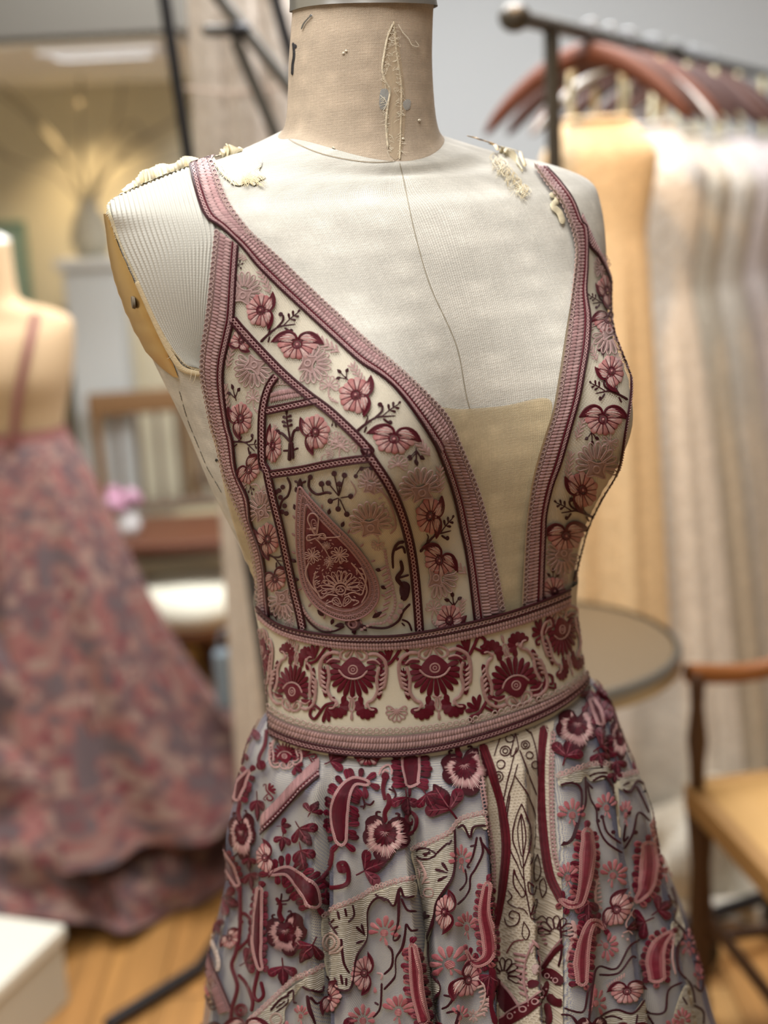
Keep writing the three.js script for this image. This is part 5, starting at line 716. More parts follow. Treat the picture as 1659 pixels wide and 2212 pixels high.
em(S7, (e) => { 
  e.blob([[900, 1900], [1000, 1960], [1100, 2110], [1020, 2140], [930, 2080]], 0x5a1422); e.stroke([[910, 1890], [1000, 1970], [1090, 2100]], 26, 0xc79a98); for (let i = 0; i < 8; i++) e.stroke([[1040 + i * 6, 1700 + i * 40], [1130 + i * 2, 1720 + i * 42]], 20, i % 2 ? 0xcf9f9c : 0xb9888a);
  e.stroke([[1180, 1620], [1120, 1760], [1108, 1900], [1142, 2060]], 15, PK, { up: .0005 }); e.stroke([[1170, 1600], [1230, 1720], [1236, 1880], [1230, 1960]], 15, PK, { up: .0005 }); e.blob([[1130, 1920], [1160, 1890], [1210, 1900], [1200, 1940], [1150, 1950]], B1); e.blob([[1150, 1620], [1180, 1640], [1170, 1700], [1150, 1680]], 0xe2c2bd); e.petal([1240, 1850], [1210, 1700], 34, 0x8a2036); e.blob([[1170, 1790], [1210, 1780], [1220, 1840], [1180, 1850]], 0xe2c2bd);
  e.stroke([[930, 2212], [1060, 2140], [1180, 2060], [1262, 1980], [1288, 1900]], 92, 0x6c1626, { h: .08, prof: [1, 1, .9, .7, .3] }); for (const [x, y] of [[1020, 2150], [1105, 2100], [1190, 2045], [1250, 1985]]) { e.ring(x, y, 20, 10, PK, { up: .0008 }); e.dot(x + 36, y - 26, 8, PK, { up: .0008 }); } e.stroke([[920, 2170], [1050, 2090], [1180, 2010], [1250, 1930]], 12, PK, { up: .0006 });
  e.stroke([[1248, 1850], [1310, 1850], [1395, 1920]], 80, 0x5c1220, { h: .08 }); for (const [x, y] of [[1290, 1862], [1350, 1895]]) e.ring(x, y, 17, 9, PK, { up: .0008 }); e.dot(1322, 1878, 7, PK, { up: .0008 }); e.stroke([[1250, 1810], [1330, 1700], [1400, 1640]], 36, 0x5c1220); e.stroke([[1250, 1790], [1320, 1680], [1395, 1590]], 12, 0xb98488, { up: .0004 }); e.stroke([[1290, 2000], [1340, 2050], [1395, 2060]], 60, 0x5c1220, { h: .1 }); e.stroke([[1280, 2060], [1300, 2150], [1290, 2212]], 50, 0x76202e, { h: .1 }); for (let i = 0; i < 6; i++) e.stroke([[1200 + i * 12, 1480 + i * 30], [1250 + i * 8, 1470 + i * 32]], 14, 0xb98488);
}, 'embroidered_blossom');

// right part
const wp8 = [[170, 682], [310, 628], [490, 612], [482, 655], [430, 680], [362, 692], [322, 652], [290, 702], [232, 692], [182, 722]], wp8b = [[535, 692], [610, 672], [705, 652], [742, 702], [700, 722], [642, 692], [600, 745], [545, 742]], wp8c = [[395, 2212], [430, 2150], [520, 2120], [620, 2140], [692, 2060], [702, 2212]], wp8d = [[900, 1440], [890, 1540], [860, 1590], [870, 1660], [905, 1740], [950, 1640], [935, 1560], [915, 1500]], wp8e = [[930, 2000], [985, 1970], [1010, 2080], [1060, 2130], [1060, 2212], [880, 2212]], wp8f = [[505, 640], [530, 660], [545, 960], [540, 1060], [520, 900]];
for (const w of [wp8, wp8b, wp8c, wp8d, wp8e, wp8f]) patch(S8, w, 'cream_panel'); em(S8, (e) => { for (const w of [wp8, wp8b, wp8c, wp8d, wp8e, wp8f]) waves(e, w, -6, 12.5); }, 'wave_stitching');
em(S8, (e) => { lace(e, [[165, 655], [300, 602], [400, 580], [495, 588]]); lace(e, [[535, 662], [620, 640], [715, 628]]); }, 'lace_edging');
em(S8, (e) => { vine(e, 14, [[[180, 715], [240, 702], [296, 745], [292, 900], [245, 1060], [185, 1092]], [[320, 660], [322, 820], [294, 900]], [[330, 690], [352, 800], [392, 870], [402, 960], [452, 1065], [552, 1140]], [[330, 700], [370, 740]], [[368, 692], [440, 660], [490, 722], [500, 770]], [[432, 910], [462, 1010], [545, 1082]], [[268, 960], [240, 1060], [190, 1086]], [[560, 742], [602, 760], [650, 692], [722, 742], [745, 830], [830, 910], [870, 1060]], [[572, 1110], [622, 1020], [652, 890], [725, 940]], [[602, 770], [642, 730], [702, 850], [720, 890]], [[580, 960], [570, 1060], [600, 1030]], [[690, 700], [740, 720], [760, 790]], [[862, 1350], [892, 1460], [882, 1560], [942, 1640], [902, 1740], [912, 1880], [985, 1965], [1010, 2080]], [[840, 1400], [860, 1440], [890, 1450]], [[1000, 1820], [1062, 1850], [1052, 2000], [1000, 1965]], [[915, 1690], [890, 1760], [905, 1880]], [[345, 2212], [370, 1950], [402, 1852], [522, 1862], [602, 1722], [672, 1682]], [[402, 1902], [532, 1892], [612, 1792], [640, 1800]], [[210, 2110], [312, 2132], [342, 2002], [372, 1960]], [[190, 2150], [250, 2160], [280, 2212]], [[390, 2200], [432, 2150], [522, 2120], [622, 2142], [692, 2060]], [[700, 2110], [742, 2142], [822, 2130], [842, 2000], [930, 1950]], [[712, 2140], [760, 2212]], [[1060, 1600], [1080, 1700], [1060, 1850]], [[1000, 2090], [1060, 2130], [1062, 2212]], [[940, 1640], [990, 1650], [1010, 1750]]]); for (const [x, y] of [[405, 865], [432, 915], [405, 940], [265, 960], [205, 1080], [500, 1010], [600, 890], [640, 1010]]) e.dot(x, y, 14, VN); vine(e, 11, [[[345, 660], [400, 640], [460, 640]], [[560, 720], [600, 700]], [[440, 2170], [500, 2160], [560, 2180]], [[640, 2212], [650, 2150]], [[930, 2040], [960, 2090]]]); }, 'embroidered_vine');
E1(S8, 'embroidered_pansy', 272, 350, 1.08, 4, (e) => pansy(e, { bare: 1 })); E1(S8, 'embroidered_pansy', 540, 405, 1.05, -8, (e) => pansy(e), .5);
for (const [x, y, s, r, sx = 1] of [[205, 535, .85, -70], [425, 470, .9, -30], [410, 520, .6, 80], [520, 570, .65, 80, .8], [630, 520, .85, 20, .75], [700, 1570, .85, 160], [780, 1500, .75, -30], [340, 1450, .8, 90, .7], [410, 110, .75, 40, .7], [470, 170, .8, 70, .6], [330, 1520, .5, 90], [510, 640, .45, 90], [355, 130, .6, 100], [455, 250, .6, 60, .7], [345, 215, .6, 80, .7], [500, 260, .6, 70, .6]]) E1(S8, 'embroidered_leaf', x, y, s * 1.2, r, leaf3, sx);
E1(S8, 'embroidered_paisley', 0, 0, 1, 0, (e) => e.paisley([[362, 190], [396, 260], [420, 335]], 62, [.6, 1, .7], { ...burgundy, fringe: 26, gap: 40 }));
E1(S8, 'embroidered_paisley', 0, 0, 1, 0, (e) => e.paisley([[330, 1010], [335, 1120], [315, 1330], [275, 1460], [205, 1440]], 96, [.6, 1, .8, .6, .3], { ...roseP, gap: 38, fringe: 40 }));
E1(S8, 'embroidered_paisley', 0, 0, 1, 0, (e) => e.paisley([[712, 1085], [720, 1220], [700, 1360], [655, 1430]], 120, [.7, 1, .85, .3], { ...roseP, gap: 38, fringe: 40 }));
E1(S8, 'embroidered_paisley', 0, 0, 1, 0, (e) => e.paisley([[430, 1600], [370, 1570], [330, 1640], [305, 1780], [305, 1950]], 84, [.3, .6, .9, 1, .7], { ...roseP, gap: 38, fringe: 38 }));
E1(S8, 'embroidered_paisley', 0, 0, 1, 0, (e) => e.paisley([[850, 1645], [790, 1705], [762, 1800], [775, 1930]], 116, [.25, .8, 1, .8], { ...roseP, gap: 38, fringe: 38 }));
for (const [x, y, s, r, n, sp, sx] of [[245, 900, .98, 0, 7, 180, .85], [458, 855, .9, -6, 6, 150, .8], [580, 900, .9, 0, 5, 110, .5], [825, 1245, .95, 10, 7, 220, .8], [970, 1710, .95, 0, 7, 260, .55], [500, 1275, .95, 24, 8, 200, .9], [455, 1720, .9, 110, 7, 180, .9], [225, 1290, .9, -10, 6, 130, .7], [390, 2080, .95, 70, 5, 150, .7], [1045, 1830, .8, 0, 6, 200, .4], [930, 2190, .8, 0, 7, 180, .7], [1030, 1920, .8, 10, 5, 160, .4]]) E1(S8, 'embroidered_daisy', x, y, s, r, (e) => coral(e, n, sp), sx);
E1(S8, 'embroidered_poppy', 515, 1490, .92, -62, (e) => MO.poppy(e, CO2, K.petal, B1)); E1(S8, 'embroidered_poppy', 585, 2000, .85, -4, (e) => MO.poppy(e, CO2, K.petal, B1)); E1(S8, 'embroidered_poppy', 775, 990, .8, 70, (e) => MO.poppy(e, CO, K.petal, B1), .6);
em(S8, (e) => { const c = 0xcfa6a2; e.stroke([[400, 1290], [385, 1370], [390, 1450], [430, 1490]], 18, c); for (let i = 0; i < 6; i++) e.stroke([[375 + 4 * i, 1310 + i * 28], [415 + i * 4, 1300 + i * 28]], 13, c); e.stroke([[590, 1400], [620, 1450], [600, 1510], [640, 1560], [600, 1620], [560, 1640]], 10, c); e.stroke([[640, 1480], [610, 1520], [580, 1590], [620, 1650]], 9, c); for (const [x, y] of [[570, 1420], [600, 1390], [560, 1660], [590, 1680]]) e.dot(x, y, 9, c); e.stroke([[250, 1560], [270, 1640], [240, 1740], [225, 1820]], 20, c); for (let i = 0; i < 7; i++) e.stroke([[220 + 4 * i, 1600 + i * 26], [270 - i * 3, 1590 + i * 26]], 13, c); for (let i = 0; i < 8; i++) e.stroke([[460 + i * 16, 1960 - i * 10], [470 + i * 14, 1990 - i * 10]], 11, c); e.stroke([[380, 1960], [370, 2060], [350, 2160]], 14, CO2); e.stroke([[880, 1640], [870, 1800], [890, 1900]], 14, c); e.stroke([[180, 1560], [190, 1750], [170, 1850]], 14, B3); }, 'embroidered_tendril');

// the pattern goes on below the picture's lower edge
for (let i = 0; i < 34; i++) { const x = lerp(425, 1570, (i % 12) / 11) + rr(-20, 20), y = 2240 + Math.floor(i / 12) * 90 + rr(-20, 20), k = i % 4, e = new Emb(skS, .0016), s = rr(.26, .36); e.m = [s, 0, 0, s, x, y]; e.k = s; if (!skS.hit(x, y)) continue; if (k === 0) pansy(e, { bare: 1 }); else if (k === 1) MO.poppy(e, CO, K.petal, B1); else if (k === 2) coral(e); else leaf3(e); e.build(['embroidered_pansy', 'embroidered_poppy', 'embroidered_daisy', 'embroidered_leaf'][k], over); }

// ---------------------------------------------------------------- the room
const flat = (c, r = .85, o = {}) => new THREE.MeshStandardMaterial({ color: c, roughness: r, side: THREE.DoubleSide, ...o });
const plasterB = noiseTex(128, 128, (u, v) => .5 * vnoise(u * 16, v * 16, 16) + .5 * vnoise(u * 48, v * 48, 48));
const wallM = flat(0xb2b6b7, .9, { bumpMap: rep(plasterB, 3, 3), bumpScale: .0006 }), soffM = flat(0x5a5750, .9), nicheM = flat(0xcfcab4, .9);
struct('wall_back', box(6.6, 3, .12, .2, 1.5, -4.78, .002), wallM);
struct('wall_left', box(.12, 3, 7, -2.7, 1.5, -1.4, .002), nicheM);
struct('wall_right', box(.12, 3, 7, 3.3, 1.5, -1.4, .002), flat(0x8d8c88, .9));
struct('wall_front', box(6.6, 3, .12, .2, 1.5, 2.1, .002), flat(0xb5b1a8, .9));
struct('ceiling', box(6.6, .12, 7.2, .2, 2.82, -1.4, .002), flat(0xe6e4df, .9));
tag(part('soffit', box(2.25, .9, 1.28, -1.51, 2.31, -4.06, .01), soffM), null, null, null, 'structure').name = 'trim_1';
tag(part('niche_wall', box(2.25, 1.86, .05, -1.51, .93, -4.68, .004), nicheM), null, null, null, 'structure').name = 'wall_niche';
tag(part('soffit', box(2.2, .012, 1.24, -1.51, 1.852, -4.06, .002), flat(0xe2dfd4, .9)), null, null, null, 'structure').name = 'painted_lit_trim_2';  // sheet added under the soffit, its pale colour standing in for lamplight there
{ // oak floor, board by board
  const fl = new THREE.Group(); fl.name = 'floor'; tag(fl, null, null, null, 'structure'); scene.add(fl);
  const grain = noiseTex(128, 256, (u, v) => { const g = .82 + .18 * vnoise(u * 22, v * 4, 44) - .12 * Math.pow(vnoise(u * 9 + 3, v * 2, 18), 3); return [g, g * .97, g * .92]; }, true);
  const wood = [0xc79a5c, 0xbd8e52, 0xcfa468, 0xb98a50].map((c) => flat(c, .5, { map: rep(grain, 1, 1) })), geos = [1.1, 1.5, 1.9].map((l) => box(.118, .02, l - .004, 0, -.01, 0, .002));
  part('subfloor', box(6.6, .06, 7.2, .2, -.052, -1.4, .002), flat(0x6b5138), fl);
  for (let i = 0; i < 55; i++) { let z = -4.7 + rr(0, .8); let first = true; while (z < 2) { const k = first ? 0 : Math.floor(rr(0, 3)), l = [1.1, 1.5, 1.9][k]; first = false; const b = part('floor_board', geos[k], wood[Math.floor(rnd() * 4)], fl); b.position.set(-2.58 + i * .12, 0, z + l / 2 - .7); z += l; } }
}
struct('baseboard_back', box(6.4, .12, .02, .2, .06, -4.71, .004), flat(0xdcdad4, .6));

// lamps
function panelLamp(name, label, x, y, z, w, d, color, power, glow) {
  const t = thing(name, label, 'ceiling light', [x, y, z]); part('lamp_frame', mergeGeometries([box(w + .06, .03, .03, 0, 0, d / 2 + .015), box(w + .06, .03, .03, 0, 0, -d / 2 - .015), box(.03, .03, d, w / 2 + .015, 0, 0), box(.03, .03, d, -w / 2 - .015, 0, 0)]), flat(0xdddddd, .5), t);
  part('lamp_diffuser', new THREE.PlaneGeometry(w, d).rotateX(Math.PI / 2).translate(0, .002, 0), new THREE.MeshStandardMaterial({ color: 0xffffff, emissive: color, emissiveIntensity: glow, roughness: .5 }), t);
  areaLight(name + '_glow', color, power, w, d, [x, y - .012, z], [x, y - 1, z + 1e-4]);
}
panelLamp('ceiling_light', 'large square ceiling light above the front dress form, out of the picture', -.4, 2.72, -.35, 1.5, 1.3, 0xfbf9f4, KEY, 2);
panelLamp('ceiling_light', 'square ceiling light over the middle of the room, out of the picture', .1, 2.72, -2.9, 1.4, 1.0, 0xf8f8fa, FILL, 2);
panelLamp('soffit_light', 'small cool recessed light glowing under the low soffit at top left', -.61, 1.842, -3.54, .22, .12, 0xf4fbff, 11, .8);
{
  const t = thing('soffit_spotlight', 'small warm recessed spotlight under the soffit, beside the black frame', 'spotlight', [-.86, 1.855, -4.42]); part('spot_rim', lathe([[.045, 0], [.055, -.008], [.058, 0], [.05, .004]]), flat(0xcccccc, .4), t); part('spot_lens', new THREE.CircleGeometry(.044, 16).rotateX(Math.PI / 2), new THREE.MeshStandardMaterial({ color: 0xffffff, emissive: 0xffc878, emissiveIntensity: 3 }), t);
  const l = new THREE.SpotLight(0xffdca8, 3, 4, .95, .9, 2); l.position.set(-.86, 1.845, -4.42); l.target.position.set(-.8, 0, -4.62); l.castShadow = true; l.shadow.radius = 2; scene.add(l); scene.add(l.target);
}
{
  const t = thing('rack_spotlight', 'warm track spotlight aimed at the hanging gowns, out of the picture', 'spotlight', [.25, 2.55, -2.0]); part('spot_body', lathe([[0, .1], [.04, .1], [.05, 0], [.045, -.02], [0, -.02]], 0, 0, 0, 24).rotateX(.35), flat(0x222222, .4), t); part('spot_stem', bar([0, .08, 0], [0, .2, 0], .012), flat(0x222222, .4), t);
  const l = new THREE.SpotLight(0xffc888, 5, 6, .5, .9, 2); l.position.set(.25, 2.5, -2.03); l.target.position.set(.5, .9, -3.0); l.castShadow = true; l.shadow.radius = 3; scene.add(l); scene.add(l.target);
}
const darkMetal = flat(0x4a4843, .45, { metalness: .6 }), blackMetal = flat(0x232326, .45, { metalness: .4 });

// ---------------------------------------------------------------- right side: rack, hangers, gowns
const rackAt = (t) => V3(lerp(.303, 1.182, t), 1.748, lerp(-2.5, -4.3, t)), rackDir = V3(.879, 0, -1.8).normalize(), cross = V3(rackDir.z, 0, -rackDir.x).negate();   // cross: towards the right and back
{
  const t = thing('garment_rack', 'grey metal clothes rack hung with wooden hangers and pale gowns', 'clothes rack'); const A = rackAt(-.06), B = rackAt(1), P = rackAt(.03), Q = rackAt(.97);
  part('rail', bar([A.x, A.y, A.z], [B.x, B.y, B.z], .013), darkMetal, t); part('end_knob', new THREE.SphereGeometry(.026, 20, 14).scale(1, .9, 1).translate(A.x, A.y, A.z), darkMetal, t);
  part('rail_joint', bar([...rackAt(.43).toArray()], [...rackAt(.46).toArray()], .022), darkMetal, t);
  for (const p of [P, Q]) part('post', bar([p.x, .12, p.z], [p.x, p.y, p.z], .014), darkMetal, t);
  part('base_rail', bar([P.x, .12, P.z], [Q.x, .12, Q.z], .014), blackMetal, t);
  for (const p of [P, Q]) { part('foot', bar([p.x - cross.x * .25, .1, p.z - cross.z * .25], [p.x + cross.x * .25, .1, p.z + cross.z * .25], .014), blackMetal, t); for (const s of [-1, 1]) part('caster', new THREE.TorusGeometry(.028, .016, 8, 18).translate(p.x + s * cross.x * .25, .044, p.z + s * cross.z * .25), blackMetal, t); }
}
function hanger(t, mat, label, w, k) {
  const p = rackAt(t), g = thing(k ? 'clear_hanger' : 'wooden_hanger', label, 'hanger', [p.x, p.y, p.z], Math.atan2(-cross.z, cross.x), k ? 'pale hangers on the rack' : undefined);
  const arm = [], n = 24; for (let i = 0; i <= n; i++) { const u = i / n * 2 - 1; arm.push([u * w, -.035 - .13 * Math.pow(Math.abs(u), 1.7), .02 * u * u]); }
  part('hanger_arm', gridMesh(40, 12, (u, v) => { const x = u * n, i = Math.min(n - 1, Math.floor(x)), f = x - i, a = arm[i], b = arm[i + 1], e = Math.sqrt(Math.max(.02, 1 - Math.pow(2 * u - 1, 8))), th = v * 6.2832; return V3(lerp(a[0], b[0], f), lerp(a[1], b[1], f) + Math.sin(th) * (k ? .010 : .022) * e, lerp(a[2], b[2], f) + Math.cos(th) * (k ? .006 : .011) * e); }), mat, g);
  part('hanger_hook', tube([[0, -.03, 0], [0, -.005, 0], [.018, .008, 0], [.012, .024, 0], [-.004, .02, 0]], .0025, 24, 6), M.steel, g);
}
const mahog = [flat(0x54270e, .65), flat(0x331308, .65), flat(0x3e1d0d, .65)], clearM = flat(0xc9cccb, .3);
[.13, .19, .26, .34, .44, .52, .62].forEach((t, i) => hanger(t, mahog[[0, 1, 0, 1, 1, 2, 1][i]], ['nearest reddish wooden hanger at the end of the rack', 'second wooden hanger on the rack, dark brown', 'third wooden hanger on the rack, reddish and lit', 'dark wooden hanger over the first cream gown', 'dark wooden hanger near the rail joint', 'brown wooden hanger behind the rail joint', 'dark wooden hanger furthest to the right'][i], .2));
[.25, .36, .55].forEach((t, i) => hanger(t, clearM, ['pale hanger curving above the peach gown', 'pale hanger under the rail joint', 'pale hanger above the lilac gown at the right edge'][i], .19, 1));
const laceB = noiseTex(128, 128, (u, v) => { const a = vnoise(u * 14, v * 14, 14), b = vnoise(u * 30, v * 30, 30); return a > .55 ? .9 : .4 + .3 * b; });
const laceC = (k) => noiseTex(128, 128, (u, v) => { const a = vnoise(u * 12, v * 12, 12) > .56 ? 1 : k; return a * (.94 + .06 * vnoise(u * 40, v * 40, 40)); }, true);
const lace9 = laceC(.95);
const clothM = (c, sc = 6, o = {}) => flat(c, .8, { map: rep(lace9, sc, sc), bumpMap: rep(laceB, sc, sc), bumpScale: .002, ...o });
function hangingGown(t, color, w, label, dy, flare, folds, ph, low = .03) {
  const p = rackAt(t), g = thing('hanging_gown', label, 'gown', [p.x, 0, p.z], Math.atan2(-cross.z, cross.x)), top = p.y - .13 - dy;
  const prof = (v) => w * (v < .06 ? lerp(.55, 1, v / .06) : v < .22 ? lerp(1, .8, sstep(.06, .22, v)) : lerp(.8, flare, Math.pow((v - .22) / .78, .8)));
  part('gown_skirt', gridMesh(140, 60, (u, v) => { const th = u * 6.2832, k = prof(v), f = 1 + .5 * sstep(.15, .5, v) * (.30 * Math.sin(th * folds + ph + 1.2 * v) + .14 * Math.sin(th * (folds * 2 + 1) + 2 * ph)); return V3(Math.cos(th) * k * (.9 + .1 * f), lerp(top, low, v), Math.sin(th) * k * .42 * f); }, true, (u, v) => [u * .9, v * 1.6]), clothM(color), g);
  for (const s of [-1, 1]) part('hanger_loop', tube([[s * w * .42, top - .01, .0], [s * w * .44, top + .06, .006], [s * w * .40, top + .1 + dy, .0]], .007, 16, 6), flat(0xc9bf9c, .7), g);
  part('gown_neckline', tube([...Array(17)].map((_, i) => { const th = i / 16 * 6.2832; return [Math.cos(th) * w * .55, top, Math.sin(th) * w * .235]; }).slice(0, 16), .006, 60, 6, true), clothM(color), g);
}
hangingGown(.16, 0xecd2a8, .115, 'peach gown lit warmly, first on the rack', .02, 1.15, 7, 0, .57);
hangingGown(.27, 0xf4f0e8, .16, 'white gown directly behind the peach gown on the rack', .03, 1.55, 8, 1);
hangingGown(.38, 0xe6e0d0, .16, 'cream gown with long soft folds in the middle of the rack', .05, 1.6, 7, 2.2);
hangingGown(.50, 0xe2dcd0, .17, 'grey cream gown below the rail joint', .06, 1.7, 6, 3.1);
hangingGown(.62, 0xe8dfdc, .18, 'pale lilac lace gown on the right part of the rack', .05, 1.9, 7, 4);
hangingGown(.76, 0xdcd2d0, .19, 'dusky lilac gown furthest along the rack at the right edge', .06, 2, 6, 5);
hangingGown(.9, 0xd9d3cb, .19, 'off-white gown at the far end of the rack, mostly hidden', .06, 2, 6, .6);

{ // round table
  const t = thing('round_table', 'small round taupe table with a metal rim, right of the gown', 'table', [.212, 0, -2.27]); part('tabletop', lathe([[0, .735], [.255, .735], [.262, .728], [.262, .718], [.0, .716]], 0, 0, 0, 64), flat(0x5a4a32, .5), t);
  part('table_rim', lathe([[.262, .738], [.270, .732], [.270, .705], [.262, .700], [.258, .712]], 0, 0, 0, 64), flat(0x9c9a92, .35, { metalness: .7 }), t); part('table_pedestal', lathe([[.0, .72], [.03, .71], [.024, .4], [.03, .1], [.16, .03], [.17, 0], [0, 0]], 0, 0, 0, 32), darkMetal, t);
}
{ // armchair with a woven rush seat
  const wood = flat(0x7c4a20, .45), wd = flat(0x44280f, .5), t = thing('armchair', 'carved wooden armchair with a woven rush seat at the right edge', 'armchair', [.515, 0, -2.31], .155); // origin: the corner post nearest the gown
  const s = .52; // seat runs to +x (right) and +z (front)
  part('rush_seat', gridMesh(48, 48, (u, v) => { const x = u * s, z = v * s, d = Math.min(u, 1 - u, v, 1 - v) * 2, e = Math.min(Math.abs(u - .5), Math.abs(v - .5)); return V3(x, .45 + .016 * Math.pow(1 - Math.max(Math.abs(2 * u - 1), Math.abs(2 * v - 1)), .35) + .0022 * Math.sin((Math.abs(u - .5) > Math.abs(v - .5) ? u : v) * 260), z); }), flat(0xb58e54, .7), t);
  part('seat_frame', mergeGeometries([box(s, .045, .035, s / 2, .43, .0), box(s, .045, .035, s / 2, .43, s), box(.035, .045, s, 0, .43, s / 2), box(.035, .045, s, s, .43, s / 2)]), flat(0x96703e, .6), t);
  for (const [x, z] of [[.01, .01], [s - .01, .01], [.01, s - .01], [s - .01, s - .01]]) part('leg', lathe([[0, .44], [.02, .44], [.026, .40], [.018, .3], [.022, .2], [.014, .05], [.02, .02], [.012, 0], [0, 0]], x, 0, z, 18), wd, t);
  for (const x of [.0, s]) { part('arm_post', lathe([[0, .44], [.012, .44], [.014, .5], [.018, .54], [.012, .6], [.014, .65], [0, .66]], x, 0, .02, 18), wd, t); }
  part('arm_rail', tube([[-.01, .655, .0], [.1, .64, -.012], [.22, .66, -.01], [.34, .72, .0], [.46, .76, .02], [.56, .75, .05]], .017, 40, 10), wood, t); part('arm_rail', tube([[s, .655, .02], [s + .02, .66, .2], [s + .01, .67, .4]], .016, 30, 10), wood, t);
  part('stretcher', bar([.02, .16, .02], [s - .02, .16, .02], .011), wd, t); part('stretcher', bar([.02, .2, .02], [.02, .2, s - .02], .011), wd, t);
}
function crumple(name, label, cat, x, z, rx, h, rz, color, sd) { const t = thing(name, label, cat, [x, 0, z]); part('cloth_heap', gridMesh(60, 30, (u, v) => { const th = u * 6.2832, q = Math.cos(v * Math.PI / 2), n = 1 + .22 * Math.sin(th * 5 + sd + 3 * v) + .14 * Math.sin(th * 9 + 2 * sd - 5 * v); return V3(Math.cos(th) * rx * Math.pow(q, .6) * n, .005 + h * Math.sin(v * Math.PI / 2) * (.85 + .15 * Math.sin(th * 3 + sd)), Math.sin(th) * rz * Math.pow(q, .6) * n); }, true), clothM(color, 3), t); part('cloth_fold', tube([[-rx * .8, .03, rz * .7], [-rx * .2, .05, rz * .95], [rx * .5, .035, rz * .8]], .02, 30, 8), clothM(color, 3), t); return t; }
crumple('gown_train', 'heap of white fabric on the floor under the rush seat', 'fabric', .70, -2.75, .2, .24, .16, 0xd4d3c8, 1); crumple('gown_train', 'grey-white gown hem pooled on the floor behind the black rail', 'fabric', .78, -3.05, .26, .12, .16, 0xb4aea4, 2.6);
{ const t = thing('black_bar', 'black metal bar lying low across the floor under the armchair', 'bar'); const a = onY(1480, 1995, .10), b = onY(1659, 1925, .10); part('bar_rod', bar([a.x, .1, a.z], [b.x + .15, .1, b.z - .06], .014), blackMetal, t); for (const q of [a, b]) part('bar_foot', bar([q.x, .012, q.z], [q.x, .1, q.z], .012), blackMetal, t); }

// ---------------------------------------------------------------- left side
{ // A-frame rack with a blush gown
  const t = thing('frame_rack', 'tall black leaning display frame with braces, left of the neck', 'display frame'), Z = -2.6, p = (x, y, z = Z) => onZ(x, y, z).toArray(), mid = flat(0x55524c, .5, { metalness: .3 });
  const foot = onZ(405, 340, Z), up = onZ(355, 0, Z), d = foot.clone().sub(up); const low = up.clone().addScaledVector(d, 1.9 / Math.abs(d.y)); low.y = .02; const hi = up.clone().addScaledVector(d, -.9);
  part('leaning_post', bar(hi.toArray(), low.toArray(), .011), blackMetal, t); const r0 = onZ(590, -20, Z - .05), r1 = onZ(640, 160, Z - .05), rd = r1.clone().sub(r0); const rl = r0.clone().addScaledVector(rd, (r0.y - .02) / -rd.y); part('leaning_post', bar(r0.clone().addScaledVector(rd, -.6).toArray(), rl.toArray(), .011), blackMetal, t);
  part('diagonal_brace', bar(p(462, -20), p(660, 230), .012), mid, t); part('diagonal_brace', bar(p(512, 95), p(612, 330), .011), mid, t); part('brace_clamp', new THREE.SphereGeometry(.02, 16, 12).scale(1.2, .8, 1).translate(...p(517, 66)), blackMetal, t); part('clamp_handle', bar(p(450, 66), p(510, 66), .011), mid, t);
  part('top_bar', bar(hi.toArray(), r0.clone().addScaledVector(rd, -.6).toArray(), .011), blackMetal, t);
  const g = thing('blush_gown', 'pale blush lace gown hanging inside the black display frame', 'gown', [0, 0, 0]), a = onZ(395, 170, Z - .12), b = onZ(640, 170, Z - .12);
  part('gown_cloth', gridMesh(110, 40, (u, v) => { const th = u * 6.2832, w = (b.x - a.x) / 2 * lerp(1.0, 1.25, v), f = 1 + .16 * Math.sin(th * 9) + .08 * Math.sin(th * 19); return V3((a.x + b.x) / 2 + .01 + Math.cos(th) * w, lerp(1.95, .1, v), Z - .2 + Math.sin(th) * .07 * f); }, true, (u, v) => [u, v * 2]), clothM(0xdcd1c4, 5), g); part('gown_ribbon', tube([p(395, 190, Z - .11), p(500, 200, Z - .11), p(630, 185, Z - .11)], .003, 30, 6), flat(0xb7a392, .7), g);
  part('gown_hanger', bar([a.x, 1.96, Z - .2], [b.x, 1.96, Z - .2], .012), mid, g);
}
